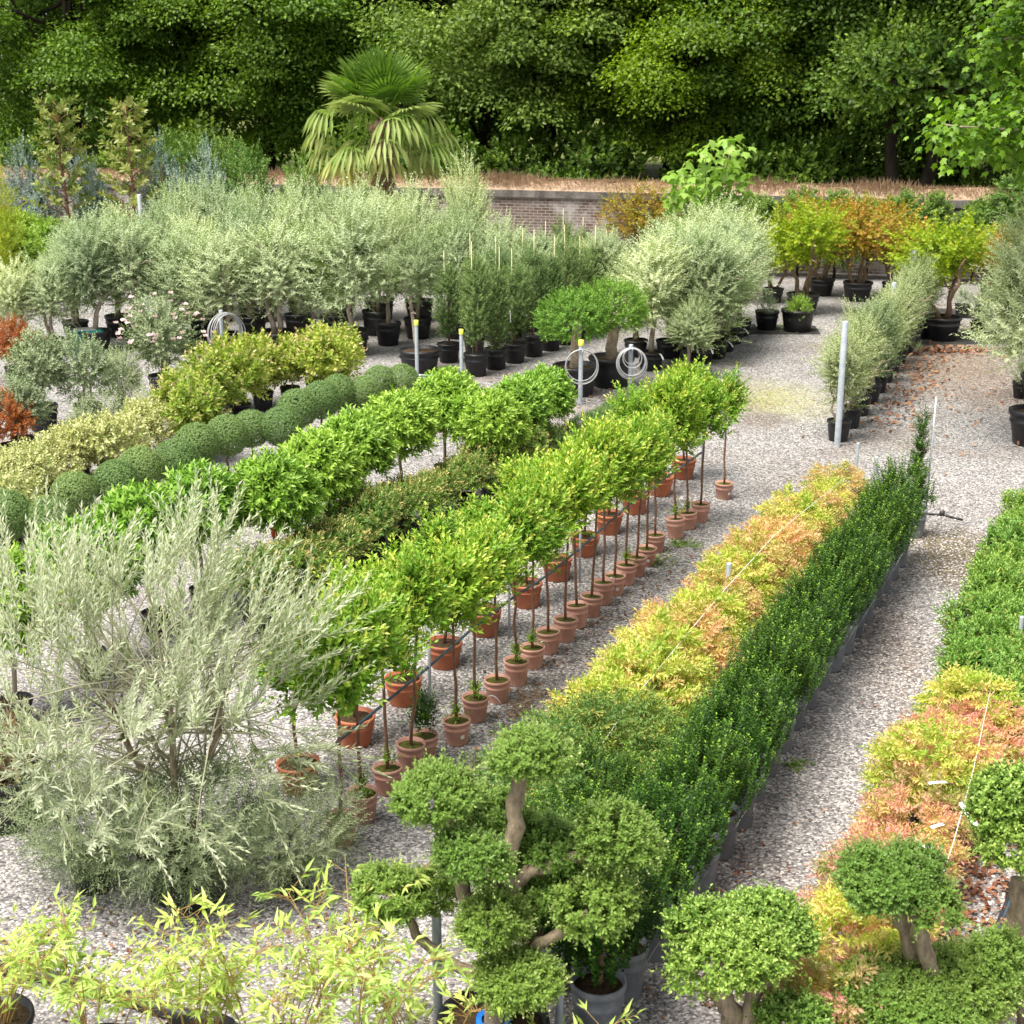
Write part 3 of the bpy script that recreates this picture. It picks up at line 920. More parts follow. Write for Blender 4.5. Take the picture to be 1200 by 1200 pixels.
for i, p in enumerate(path_pts([G(655, 528, .4), G(700, 500, .4), G(745, 478, .4)], 6)):
    plant('clipped_dome', p, f'low clipped dark green dome, {nth(i)} from the near end behind the bay crowns', 'shrub', 'low clipped domes', BLS + DOME, sc=random.uniform(.9, 1.05))

# ---- box balls
BBALL = []
for i in range(3):
    BBALL.append([('trunk', stem_mesh(.22, .7, .018, .015, 'bark', .01)),
                  ('ball', crown('ball', M['box'], (0, 0, .82), (.295, .295, .285), 3600, .03, 5, .021, .014, up=.05, amp=.0, lk=1, inner=.9, a0=1.35, a1=1.0, spread=.12))])
BALLS = [(10, 606), (54, 598), (90, 574), (133, 558), (168, 549), (205, 535), (235, 521), (262, 506), (297, 498), (325, 494), (350, 480), (373, 465),
         (398, 456), (425, 450), (447, 442), (466, 437)]
for i, (px, py) in enumerate(BALLS):
    plant('box_ball', G(px, py + 4, .82) + np.array([.09, -.2, 0]) * (1 if i % 2 else -1) * .55, f'clipped round box ball on a short stem, {nth(i)} from the left end of its row', 'topiary', 'clipped box balls',
          BLS + BBALL[i % 3], sc=random.uniform(.93, 1.05))

# ---- cream variegated shrubs, then yellow green shrubs
VAR = [[('foliage', crown('foliage', M['varieg'], (0, 0, .55), (.55, .55, .46), 460, .16, 12, .06, .034, up=.5, amp=.28, lk=8))] for _ in range(3)]
for i, (px, py) in enumerate([(-18, 556), (22, 548), (52, 532), (90, 517), (126, 512), (162, 493), (8, 580)]):
    plant('variegated_shrub', G(px, py, .65), f'cream variegated bushy shrub, {nth(i)} from the left in its row' if i < 6 else 'cream variegated bushy shrub in front of the others at the left edge', 'shrub', 'cream variegated shrubs',
          BLS + VAR[i % 3], sc=random.uniform(.9, 1.1))
PHO = [[('foliage', crown('foliage', M['photinia'], (0, 0, .78), (.56, .56, .55), 260, .24, 11, .11, .05, up=.7, amp=.3, lk=8))] for _ in range(3)]
BLM = pot_parts(.19, .33, 'black', ring=False)
for i, (px, py) in enumerate([(216, 462), (246, 448), (278, 438), (306, 424), (338, 418), (368, 410), (397, 404), (262, 424), (380, 420), (232, 478)]):
    lab = f'yellow green leafy shrub with pinkish tips, {nth(i)} from the left along the row' if i < 7 else \
        ('yellow green leafy shrub standing behind the middle of its row', 'yellow green leafy shrub tucked in front at the right end of its row', 'yellow green leafy shrub in front at the left end, next to the cream shrubs')[i - 7]
    plant('yellow_green_shrub', G(px, py, .85), lab, 'shrub', 'yellow green leafy shrubs', BLM + PHO[i % 3], sc=random.uniform(.92, 1.08))

# ---- grey green shrubs at the left, one in flower
FEI = [[('stems', MB().tube(wob((0, 0, .25), (.05, 0, .9), 5, .02), .022, M['barkgrey'], 6).tube(wob((0, 0, .25), (-.12, .06, .9), 5, .02), .018, M['barkgrey'], 6).mesh('stems')),
        ('foliage', crown('foliage', M['feijoa'], (0, 0, 1.05), (.66, .66, .66), 520, .22, 13, .065, .03, up=.6, amp=.28, lk=8))] for _ in range(3)]
PP = np.zeros((7, 3)); aa = np.arange(7) * 2.4
FLM = leaves('flower', PP, np.stack([np.cos(aa) * .8, np.sin(aa) * .8, .2 + .12 * np.arange(7)], 1), rvec(7), .055, .034, M['flower'], templ='round')
BLL = pot_parts(.24, .42, 'black')
for i, (px, py, s, lab) in enumerate([(45, 428, 1.05, 'grey green bushy shrub at the left, left of a similar one'), (98, 424, .95, 'grey green bushy shrub in the middle left, right of a similar one'),
                                       (188, 398, 1.1, 'grey green shrub covered in pale pink flowers'), (22, 455, .8, 'grey green shrub low in front at the left edge'),
                                       (140, 415, .7, 'small grey green shrub between the flowering shrub and its left neighbour')]):
    e = plant('grey_green_shrub', G(px, py, 1.1), lab, 'shrub', 'grey green shrubs', BLL + FEI[i % 3], sc=s)
    if i == 2:
        for d in rvec(44):
            d = np.array([d[0], d[1], abs(d[2]) * .8 - .1])
            obj('flower', FLM, e, np.array([0, 0, 1.08]) + norm(d[None])[0] * RNG.uniform(.62, .76), random.random() * 6)
SPY = [('foliage', crown('foliage', M['feijoa'], (0, 0, .45), (.4, .4, .4), 200, .2, 12, .045, .014, up=1., amp=.3))]
for i, (px, py, lab) in enumerate([(178, 474, 'thin grey green shrub between the cream and the yellow green rows'), (100, 486, 'thin grey green shrub behind the cream shrubs, left of its twin'), (135, 480, 'thin grey green shrub behind the cream shrubs, nearer the gravel gap')]):
    plant('thin_shrub', G(px, py, .5), lab, 'shrub', 'thin grey green shrubs', BLS + SPY)
RED = [('foliage', crown('foliage', M['redleaf'], (0, 0, .75), (.5, .5, .5), 320, .18, 12, .07, .03, up=.6, amp=.3, lk=8))]
for i, (px, py, s, lab) in enumerate([(14, 400, 1., 'red orange young leaved shrub at the left edge, topmost of three'), (36, 392, .7, 'small red orange shrub beside the teal bin'),
                                       (8, 482, .9, 'red orange shrub low at the left edge in front of the grey green shrubs')]):
    plant('red_shrub', G(px, py, .8), lab, 'shrub', 'red orange shrubs at the left', BLM + RED, sc=s)

# teal plastic bin with a white lid behind the left shrubs
e = thing('storage_bin', G(104, 412), 'teal plastic bin with a pale lid half hidden by grey green shrubs', 'bin', None, .3)
mb = MB().box((-.38, -.3, 0), (.38, .3, .62), M['teal']); obj('body', mb.mesh('body', False), e)
v = [(-.43, -.35, .625), (.43, -.35, .625), (.43, .35, .625), (-.43, .35, .625), (-.3, -.22, .76), (.3, -.22, .76), (.3, .22, .76), (-.3, .22, .76)]
obj('lid', MB().add(v, [(3, 2, 1, 0), (4, 5, 6, 7), (0, 1, 5, 4), (1, 2, 6, 5), (2, 3, 7, 6), (3, 0, 4, 7)], M['teal']).mesh('lid', False), e)
e.scale = (.85, .85, .62)
obj('lid_panel', MB().box((-.27, -.2, .763), (.2, .2, .78), M['white']).mesh('lid_panel', False), e)

# ---- olives
def olive_parts(R, hc, z, n, mat, trunk_h, tr=.05, stems=1, up=.8, L=.065, W=.016, ln=.4, amp=.28, bark='barkgrey'):
    mb = MB()
    for q in range(stems):
        a = q * 2.4 + 1; o = .05 * (stems > 1)
        top = np.array([RNG.normal(0, .12), RNG.normal(0, .12), z])
        pts = wob((o * math.cos(a), o * math.sin(a), trunk_h[0]), top, 7, .03)
        mb.tube(pts, np.linspace(tr, tr * .4, 7), M[bark], 8)
        for k in range(6):
            s = pts[3 + k % 4]; d = rvec(1)[0]; d[2] = abs(d[2])
            t = s + d * np.array([R, R, hc]) * .75
            mb.tube(wob(s, t, 5, .03), np.linspace(tr * .4, .006, 5), M[bark], 5)
    return [('trunk', mb.mesh('trunk')),
            ('crown', crown('crown', M[mat], (0, 0, z), (R, R, hc), n, ln, 20, L, W, up=up, amp=amp, lk=9, inner=.3, a0=.9, a1=.45, templ='lance', spread=.5))]


BLX = pot_parts(.32, .5, 'black')
OLA = [olive_parts(.88, 1.3, 1.85, 900, 'olive', (.4, .9), .055, 1 + i % 3, W=.024, L=.08) for i in range(4)]
OLB = [olive_parts(.9, 1.25, 1.8, 900, 'olivedark', (.4, .9), .06, 1 + i % 2, W=.024, L=.08) for i in range(2)]
GO = 'large potted olives'
# crown centre column, crown centre row, crown width in pixels, extra height factor, kind
OLV = [(22, 418, 80, .62, 0), (62, 416, 80, .66, 1), (112, 412, 112, .88, 0), (165, 408, 104, .92, 2), (215, 412, 92, .8, 0), (262, 414, 112, .84, 2), (325, 414, 120, .9, 1),
       (372, 410, 84, .85, 0), (412, 416, 112, .98, 3), (455, 404, 84, .95, 4),
       (90, 398, 84, .8, 2), (140, 394, 84, .88, 1), (190, 396, 84, .9, 3), (240, 396, 90, .9, 1), (296, 396, 96, .92, 2), (350, 394, 90, .95, 0), (392, 394, 90, .95, 5), (440, 392, 90, 1., 1),
       (490, 396, 90, .85, 3), (535, 396, 84, .82, 0),
       (215, 378, 84, .98, 3), (262, 376, 80, .98, 2), (308, 376, 90, .95, 0), (352, 374, 84, 1., 2), (400, 376, 90, .97, 1), (446, 376, 96, 1., 3), (492, 376, 92, 1., 0), (548, 372, 66, 1.15, 2),
       (540, 384, 84, .85, 5), (592, 386, 84, .75, 0), (636, 384, 84, .74, 1), (676, 384, 76, .72, 4), (704, 386, 70, .7, 2), (575, 398, 80, .72, 3), (625, 396, 76, .7, 1), (232, 366, 66, .9, 2), (290, 366, 66, .95, 3)]
for rk, lo_, hi_ in (('front', 403, 500), ('middle', 389, 403), ('back', 0, 389)):
    mem = sorted([q for q in OLV if lo_ <= q[1] < hi_])
    for k, (px, by, wpx, hf, kd) in enumerate(mem):
        p = G(px, by)
        s_ = wpx * mpp(p) / 1.75
        plant('olive_tree', p, f'silver green olive, {nth(k)} from the left in the {rk} rank of large olives', 'potted tree', GO,
              BLX + (OLA[kd] if kd < 4 else OLB[kd - 4]), sc=(s_, s_, hf * random.uniform(.98, 1.1)))

# olive standard with a round head
STD = olive_parts(.56, .66, 1.75, 420, 'olivedark', (.3, .7), .045, 1, up=.5, ln=.25, amp=.12)
plant('olive_standard', G(492, 436), 'round headed olive standard on a bare pale trunk in a black pot', 'potted tree', None,
      pot_parts(.36, .4, 'black') + STD, sc=1.15)

# ---- narrow clipped columns with canes
COLM = [[('trunk', stem_mesh(.3, 2.0, .025, .012, 'bark', .015)),
         ('foliage', crown('foliage', M['yewcol'], (0, 0, 1.25), (.36, .36, .98), 760, .18, 14, .05, .019, up=1.0, amp=.16, lk=8)),
         ('cane', MB().tube([(.06, .02, .3), (.07, .02, 2.42)], .007, M['cane'], 6).mesh('cane'))] for _ in range(3)]
cols = path_pts([G(558, 440), G(640, 412), G(712, 384)], 9) + path_pts([G(526, 424), G(610, 394), G(680, 368)], 7)
for i, p in enumerate(cols):
    plant('narrow_column', p, f'narrow dull green columnar shrub with a cane, {nth(i)} from the near end of the front line' if i < 9 else
          f'narrow dull green columnar shrub with a cane, {nth(i - 9)} from the near end of the back line', 'shrub', 'narrow columnar shrubs with canes',
          BLL + COLM[i % 3] + ([('label_tag', tag_mesh((.3, -.1, 1.2), (.1, -.2, -1), .2, .05, .2))] if i in (1, 2) else []), sc=(1, 1, random.uniform(.9, 1.08)))

# ---- two mushroom topped topiaries
MUSH = [[('trunk', MB().tube(wob((0, 0, .4), (.02, 0, 1.35), 7, .02), np.linspace(.12, .09, 7), M['barkpale'], 10).mesh('trunk')),
         ('crown', crown('crown', M['mush'], (0, 0, 1.35), (.72, .72, .58), 900, .14, 13, .055, .026, up=.3, amp=.14, lk=8, flat=-.5, inner=.6))] for _ in range(2)]
SQ = [('pot', pot_mesh('pot', .42, .55, M['black'], ring=False)), ('soil', soil_mesh(.42, .55, M['soil']))]
plant('mushroom_topiary', G(674, 462), 'mushroom shaped dense green topiary on a thick pale trunk, the left one', 'topiary', 'mushroom topiaries', SQ + MUSH[0], sc=1.0)
plant('mushroom_topiary', G(716, 452), 'mushroom shaped dense green topiary half hidden behind the left one', 'topiary', 'mushroom topiaries', SQ + MUSH[1], sc=1.02)

# ---- olives on the right of the hoses
OR = [(762, 438, .95, 1.15, 0), (806, 446, .62, .72, 4), (822, 430, .9, 1.1, 5), (838, 424, 1., 1.2, 2), (848, 416, .95, 1.15, 1), (857, 407, 1., 1.15, 3), (866, 398, 1., 1.15, 0),
      (784, 424, 1., 1.2, 3), (800, 412, 1.05, 1.25, 1), (814, 402, 1., 1.2, 5), (826, 392, 1., 1.2, 2), (840, 384, 1., 1.2, 0), (745, 422, .9, 1.1, 4)]
for i, (px, py, s, hz, kd) in enumerate(OR):
    lab = ('olive in a black pot just right of the hose coils', 'small low olive in front of the right olive block', 'olive with white tagged pot, nearest on the gravel side of the right block',
           'olive with white tagged pot, second on the gravel side of the right block', 'olive with white tagged pot, third on the gravel side of the right block',
           'olive with white tagged pot, fourth on the gravel side of the right block', 'olive with white tagged pot, farthest on the gravel side of the right block',
           'olive inside the right block, nearest of its inner line', 'olive inside the right block, second of its inner line', 'olive inside the right block, third of its inner line',
           'olive inside the right block, fourth of its inner line', 'olive inside the right block, farthest of its inner line', 'olive behind the right hose coil')[i]
    plant('olive_tree', G(px, py - 5), lab, 'potted tree', 'olives right of the hose coils',
          [('pot', BLL[0][1]), BLL[1], ('label_tag', tag_mesh((.235, 0, .42), (.6, 0, .2), .16, .035, 1.0))] + (OLA[kd] if kd < 4 else OLB[kd - 4]), -.9 + random.gauss(0, .2), (s * 1.15, s * 1.15, hz * .74))

# ---- olive hedge beside the big post
HED = [olive_parts(.46, .72, 1.1, 560, 'olivedark', (.25, .6), .025, 2, up=.8, ln=.3, L=.06, W=.016) for _ in range(3)]
hed = path_pts([G(982, 516), G(1020, 470), G(1052, 425), G(1082, 388)], 12)
for i, p in enumerate(hed):
    plant('hedge_olive', p, f'young olive of the hedge line along the gravel, {nth(i)} from the near end', 'potted tree', 'olive hedge line',
          BLM + HED[i % 3] + ([('label_tag', tag_mesh((-.02, -.17, .34), (0, -.1, 1), .16, .08, .2))] if i == 0 else []), 0. if i == 0 else None, sc=random.uniform(.98, 1.1))

# ---- large olive at the right edge
OLR = olive_parts(1.05, 1.5, 2.05, 1700, 'olive', (.4, .9), .07, 3, W=.02, L=.075, bark='stembrown')
plant('olive_tree', G(1208, 520), 'tall silver olive in a black pot at the right edge', 'potted tree', 'olives at the right edge', BLX + OLR, sc=1.15)
plant('olive_tree', G(1216, 470), 'tall silver olive at the right edge, behind the nearer one', 'potted tree', 'olives at the right edge', BLX + OLR, 2.2, sc=1.0)

# ---- maples, shrubs and pots in the far right corner
def maple_parts(R, hc, z, n, mat, stems=3, tr=.05, L=.085, W=.07):
    mb = MB()
    for q in range(stems):
        a = q * 2.1 + .4
        t = np.array([math.cos(a) * R * .55, math.sin(a) * R * .55, z])
        pts = wob((.05 * math.cos(a), .05 * math.sin(a), .35), t, 7, .06)
        mb.tube(pts, np.linspace(tr, tr * .4, 7), M['bark'], 8)
        for k in range(4):
            s = pts[3 + k % 3]; d = rvec(1)[0]; d[2] = abs(d[2]) * .6
            mb.tube(wob(s, s + d * np.array([R, R, hc]) * .7, 5, .04), np.linspace(tr * .35, .006, 5), M['bark'], 5)
    return [('trunk', mb.mesh('trunk')),
            ('crown', crown('crown', M[mat], (0, 0, z), (R, R, hc), n, .35, 11, L, W, up=.25, amp=.34, lk=9, inner=.35, templ='palmate', spread=.5))]


ACG = [maple_parts(1.0, .85, 1.8, 420, 'acerg') for _ in range(2)]
ACO = [maple_parts(1.2, .95, 1.8, 520, 'acero') for _ in range(2)]
for px, py, s, ks, lab in [(1103, 402, 1.02, ACG[0], 'green multi stemmed maple in a big black pot at the right'),
                           (940, 372, 1.0, ACG[1], 'green maple with a leaning trunk beyond the gravel, left of the orange maples'),
                           (1004, 356, .95, ACO[0], 'orange tinted maple in the far right corner, broadest of all'),
                           (962, 350, .85, ACO[1], 'orange tinted maple just left of the broadest one'),
                           (1046, 352, .75, ACO[1], 'orange tinted maple right of the broadest one'),
                           (1160, 356, .68, ACO[0], 'orange tinted maple at the far right beyond the green one'),
                           (905, 358, .7, ACG[0], 'small yellow green maple behind the right olive block'),
                           (752, 318, .82, ACO[1], 'orange tinted maple peeping over the middle olives in front of the wall'),
                           (598, 300, .7, ACO[0], 'orange yellow maple peeping over the olives where the wall begins')]:
    plant('maple_tree', G(px, py - 4), lab, 'potted tree', 'potted maples', BLX + ks, sc=(s * 1.22, s * 1.22, s))
BUSHG = [[('foliage', crown('foliage', M['lime'], (0, 0, .55), (.38, .38, .36), 260, .16, 12, .05, .022, up=.7, amp=.25))],
         [('foliage', crown('foliage', M['feijoa'], (0, 0, .6), (.4, .4, .45), 160, .22, 12, .05, .018, up=.9, amp=.3))]]
for px, py, pk, kd, s, lab in [(934, 392, SQ, 0, .9, 'bushy lime green shrub in a wide black pot at the edge of the gravel'),
                               (898, 390, BLX, 1, .85, 'sparse grey shrub in a black pot left of the lime green one'),
                               (1078, 400, BLM, 1, 1.0, 'sparse grey shrub beside the green multi stemmed maple'),
                               (1127, 376, BLL, 1, .75, 'small grey shrub in a black pot right of the green maple, left of a pair'),
                               (1150, 378, BLL, 1, .75, 'small grey shrub in a black pot right of the green maple, right of a pair'),
                               (1075, 421, pot_parts(.1, .2, 'black'), 1, .3, 'tiny plant in a small black pot standing alone on fallen leaves'),
                               (1146, 398, BLL, 1, .8, 'small grey shrub in a black pot by the tall right olive'),
                               (1196, 470, BLL, 1, .7, 'small grey shrub in a black pot under the tall right olive')]:
    plant('potted_shrub', G(px, py - 4), lab, 'shrub', 'potted shrubs in the far right corner', pk + BUSHG[kd], sc=s if pk is not SQ else (s, s, s))
WS = [[('foliage', crown('foliage', M['wallshrub'], (0, 0, 1.35), (.68, .6, 1.15), 620, .26, 13, .11, .042, up=.4, amp=.2, lk=8, droop=.6)),
       ('trunk', stem_mesh(.0, 1.2, .04, .02, 'barkdark', .02))] for _ in range(3)]
for i, (px, off) in enumerate([(900, 1.2), (942, 1.0), (985, 1.1), (1022, 1.0), (1058, 1.1), (1096, 1.0), (1146, 1.0), (1192, 1.2), (1225, 1.2)]):
    plant('wall_laurel', on_wall(px, 0, off), f'dark green laurel against the wall at the right, {nth(i)} from the left', 'shrub', 'laurels along the right wall', WS[i % 3],
          sc=(1.1, 1.1, 1.02) if px < 1180 else (1.3, 1.3, 1.25))

# ---- palm
def palm():
    P, D, N, L, W, A, pet = [], [], [], [], [], [], MB()
    c = np.array([0, 0, 2.3])
    for i in range(56):
        if i < 30:                       # young upright and spreading fans
            el = math.radians(84 - 70 * (i / 30)); ln = .7 + .15 * random.random() + .1 * (i / 30); fan = 1.9; hang = .05 + .3 * (i / 30) ** 2; old = .06 + .16 * (i / 30)
        else:                            # older fans hanging in tiers
            t = (i - 30) / 26
            el = math.radians(22 - 84 * t); ln = .8 + .45 * random.random(); fan = 1.5; hang = .8 + .12 * random.random(); old = .22 + .5 * t ** 3
        el += random.gauss(0, .12)
        az = i * 2.399 + random.gauss(0, .25)
        d = np.array([math.cos(az) * math.cos(el), math.sin(az) * math.cos(el), math.sin(el)])
        q = c + d * ln
        pet.tube([c - [0, 0, .55 * max(0, -d[2])], (c + q) / 2 + [0, 0, .06], q], [.02, .014, .009], M['lime'], 5)
        up = norm((np.array([0, 0, 1.]) - d * d[2] + d * .02)[None])[0]
        side = np.cross(d, up)
        nseg = 26 if i < 30 else 12
        tone = old + random.uniform(-.08, .1)
        for k in range(nseg):
            a = (k / (nseg - 1) - .5) * 2 * fan
            dd = d * math.cos(a) + side * math.sin(a) + up * .12 * math.cos(a)
            L0 = .74 * (1 - .2 * (a / fan) ** 2) * random.uniform(.9, 1.08)
            if i < 30:
                P.append(q); D.append(dd); N.append(up + RNG.normal(0, .2, 3)); L.append(L0 * .62); W.append(.06); A.append(tone)
                m = q + dd * L0 * .5
                d2 = norm((dd * (1 - hang) + np.array([0, 0, -hang * .8]))[None])[0]
                P.append(m - dd * .05); D.append(d2); N.append(up + dd * .3 + RNG.normal(0, .2, 3)); L.append(L0 * .56); W.append(.05); A.append(tone + .08)
            else:
                out = norm((d * [1, 1, 0])[None])[0]
                dd = norm((out * math.cos(a) + side * math.sin(a) + [0, 0, .12 - .3 * abs(a)])[None])[0]
                P.append(q); D.append(dd); N.append(np.array([0, 0, 1.]) + RNG.normal(0, .15, 3)); L.append(.34); W.append(.05); A.append(tone)
                m = q + dd * .27
                d2 = norm((dd * .62 + np.array([0, 0, -.78]) + RNG.normal(0, .06, 3))[None])[0]
                P.append(m); D.append(d2); N.append(dd + np.array([0, 0, .8]) + RNG.normal(0, .25, 3)); L.append(L0 * .85); W.append(.085); A.append(tone + random.uniform(0, .22))
    fol = leaves('fronds', np.array(P), np.array(D), np.array(N), np.array(L), np.array(W), M['palm'], None, 'leaf', np.clip(np.array(A), 0, 1))
    tk = MB().tube(wob((0, 0, 0), (0, 0, 2.4), 9, .01), [.2, .19, .2, .19, .2, .2, .22, .2, .1], M['bark'], 12)
    k = 2600
    z = RNG.uniform(.3, 2.3, k); a = RNG.uniform(0, 6.28, k)
    fib = leaves('trunk_fibre', np.stack([.19 * np.cos(a), .19 * np.sin(a), z], 1), np.stack([np.cos(a) * .6, np.sin(a) * .6, -.9 * np.ones(k)], 1) + RNG.normal(0, .3, (k, 3)),
                 rvec(k), .16, .012, M['straw'], templ='lance')
    return [('trunk', tk.mesh('trunk')), ('trunk_fibre', fib), ('leaf_stalks', pet.mesh('leaf_stalks')), ('fronds', fol)]


pq = V(447, 143, 41.5)
e = plant('fan_palm', (pq[0], pq[1], 0), 'tall fan palm with drooping lower fronds standing above the olives', 'palm', None, palm(), sc=1.0)
s = 1.3
e.scale = (s, s, s); e.location[2] = pq[2] - 2.3 * s
plinth = e.location[2]
# the palm stands in a big tub on the ground
mt = M['black']
e.location[2] = max(.0, plinth)
if plinth > 0.05:
    me = pot_mesh('tub', .62 / s, (plinth + .12) / s, M['black'])
    o = obj('tub', me, e); o.location[2] = -plinth / s

# ---- potted sycamore sapling in front of the wall
P0 = V(830, 205, 37.5)
hh = P0[2]
mb = MB(); cl = []
for q in range(7):
    a = q * .9; t = np.array([math.cos(a) * .75, math.sin(a) * .6, hh + RNG.uniform(-.7, .75)])
    pts = wob((0, 0, .4), t, 7, .06); mb.tube(pts, np.linspace(.04, .012, 7), M['barkgrey'], 6)
    for k in range(3, 7):
        cl.append(pts[k])
cl = np.array([c for c in cl if c[2] > hh - 1.0])
ci = RNG.integers(0, len(cl), 420)
e_ = rvec(420)
Pl = cl[ci] + e_ * RNG.uniform(.1, .5, (420, 1))
syc = leaves('crown', Pl, e_ * [1, 1, .3] + RNG.normal(0, .3, (420, 3)) + [0, 0, -.5], np.array([0, 0, 1.]) + RNG.normal(0, .5, (420, 3)) + e_ * .5, RNG.uniform(.2, .34, 420), .3, M['syc'], templ='palmate')
plant('sycamore_sapling', (P0[0], P0[1], 0), 'pale green big leaved sycamore sapling rising in front of the wall', 'potted tree', None, BLX + [('trunk', mb.mesh('trunk')), ('crown', syc)], 0.)

# ---- overhanging plane tree at the right, its trunk outside the picture
e = thing('plane_tree', (9.3, 22.6, 0), 'bright green plane tree with big lobed leaves overhanging the top right corner', 'tree')
mb = MB(); lims = []
mb.tube(wob((0, 0, -.1), (-.2, 0, 7.5), 9, .06), np.linspace(.22, .09, 9), M['barkgrey'], 12)
for k in range(16):
    z0 = 4.3 + .22 * k; a = PI + RNG.normal(0, .9) if k % 4 else RNG.uniform(0, 6.28)
    ln = RNG.uniform(2.0, 3.3)
    t = np.array([math.cos(a) * ln, math.sin(a) * ln * .8, z0 + RNG.uniform(-.4, 1.0)])
    pts = wob((0, 0, z0), t, 7, .08); mb.tube(pts, np.linspace(.06, .012, 7), M['barkgrey'], 7)
    lims += [p for p in pts[3:]]
obj('trunk', mb.mesh('trunk'), e)
lims = np.array(lims)
k = 8000
ci = RNG.integers(0, len(lims), k); e_ = rvec(k)
Pl = lims[ci] + e_ * RNG.uniform(.05, .62, (k, 1)) + [0, 0, -.1]
me = leaves('crown', Pl, e_ * [1, 1, .3] + RNG.normal(0, .3, (k, 3)) + [0, 0, -.6], np.array([0, 0, 1.]) + RNG.normal(0, .45, (k, 3)) + e_ * .4, RNG.uniform(.1, .16, k), .12, M['plane'], templ='palmate')
obj('crown', me, e)

# ---- far left: magnolias, eucalyptus, laurels, conifer
MAG = []
for i in range(2):
    mb = MB(); mb.tube(wob((0, 0, .3), (.05, 0, 3.9), 9, .03), np.linspace(.045, .015, 9), M['stembrown'], 8)
    PP, AA = [], []
    for k in range(46):
        z = 1.2 + 2.75 * (k / 46); a = k * 2.4; ln = (.72 - .42 * k / 46) * random.uniform(.7, 1.2)
        q = np.array([math.cos(a) * ln, math.sin(a) * ln, z + .45 * ln])
        mb.tube([(0.02, 0, z), q * [.5, .5, 1] + [0, 0, -.12 * ln], q], [.014, .01, .006], M['stembrown'], 5)
        for u in (.5, .75, 1.):
            PP.append(np.array([0, 0, z]) * (1 - u) + q * u); AA.append(norm(np.array([[math.cos(a), math.sin(a), .7]]))[0])
    PP, AA = np.array(PP), np.array(AA)
    r_ = shoot_leaves(PP, AA, .16, 9, .19, .075, 1.1, .5, jit=.5)
    MAG.append([('trunk', mb.mesh('trunk')), ('crown', leaves('crown', r_[0], r_[1], r_[2], r_[3], r_[4], M['magnolia'], r_[5], 'round'))])
for px, top, i, s, lab in [(64, 103, 0, 1., 'slim young magnolia with bronze tipped leaves, the left one'), (147, 106, 1, 1., 'slim young magnolia with bronze tipped leaves, the right one')]:
    q = V(px, top, 43.5)
    plant('magnolia_tree', (q[0], q[1], 0), lab, 'potted tree', 'slim young magnolias', BLX + MAG[i], sc=q[2] / 4.3)
EUC = [[('foliage', crown('foliage', M['euca'], (0, 0, 1.35), (.6, .6, 1.1), 420, .3, 14, .08, .04, up=.9, amp=.3, lk=8, templ='round')), ('trunk', stem_mesh(0, 1.6, .03, .015, 'barkgrey', .02))] for _ in range(2)]
GRN = [('foliage', crown('foliage', M['wallshrub'], (0, 0, 1.4), (.75, .75, 1.15), 520, .26, 13, .11, .042, up=.6, amp=.25, lk=8)), ('trunk', stem_mesh(0, 1.4, .03, .02, 'barkdark', .02))]
for px, top, Y, m_, wd, lab in [(26, 176, 41, EUC[0], 1.0, 'blue grey eucalyptus at the left of the left magnolia'), (46, 196, 40, EUC[1], .9, 'low blue grey eucalyptus beneath the left magnolia'),
                                (96, 170, 41.5, EUC[1], .9, 'blue grey eucalyptus between the two magnolias'), (112, 196, 40, EUC[0], .8, 'low blue grey eucalyptus just left of the right magnolia'),
                                (190, 172, 41.5, EUC[0], 1.1, 'blue grey eucalyptus right of the right magnolia'), (214, 186, 41, EUC[1], 1.0, 'blue grey eucalyptus in front of the dark laurel clump'),
                                (246, 178, 41.5, EUC[0], 1.0, 'blue grey eucalyptus in the middle of the laurel clump'), (204, 168, 42.5, GRN, 1.0, 'dark laurel at the left of the clump behind the olives'),
                                (236, 170, 42.5, GRN, 1.0, 'dark laurel in the middle of the clump behind the olives'), (288, 180, 41.5, GRN, 1.05, 'bright dark laurel at the right end of the clump behind the olives'),
                                (262, 172, 42.5, GRN, .9, 'dark laurel second from the right end of the clump'), (355, 190, 41.5, GRN, .9, 'dark laurel just left of the fan palm trunk')]:
    q = V(px, top, Y + (4.2 if px < 170 else 2.5))
    plant('eucalyptus' if m_ is not GRN else 'laurel_shrub', (q[0], q[1], 0), lab, 'shrub', 'shrubs along the left wall', m_, sc=(wd, wd, max(.5, q[2] / 2.55)))
q = V(-18, 152, 38)
plant('golden_conifer', (q[0], q[1], 0), 'golden green conifer cut by the left edge', 'conifer', None,
      [('foliage', crown('foliage', M['gold'], (0, 0, 1.3), (.55, .55, 1.5), 900, .2, 14, .05, .018, up=1.2, amp=.12)), ('trunk', stem_mesh(0, 1.5, .04, .02, 'bark', .02))], sc=1.3)
LIM = [[('foliage', crown('foliage', M['lime'], (0, 0, 1.0), (.75, .75, .8), 420, .25, 12, .13, .052, up=.6, amp=.25, lk=8)), ('stem', stem_mesh(0, 1, .03, .02, 'bark', .02, name='stem'))] for _ in range(2)]
for i, (px, py, s) in enumerate([(4, 322, 1.0), (34, 320, 1.0), (62, 322, .9), (24, 336, .95), (-8, 340, 1.0)]):
    plant('lime_laurel', G(px, py), f'lime green laurel bush at the far left, {("leftmost of the back three", "middle of the back three", "rightmost of the back three", "right one in front", "left one in front cut by the edge")[i]}',
          'shrub', 'lime green laurels', LIM[i % 2], sc=s)
ORS = [('foliage', crown('foliage', M['acero'], (0, 0, .9), (.7, .7, .6), 300, .25, 11, .085, .06, up=.5, amp=.34, templ='palmate')), ('stem', stem_mesh(0, 1, .03, .02, 'bark', .02, name='stem'))]
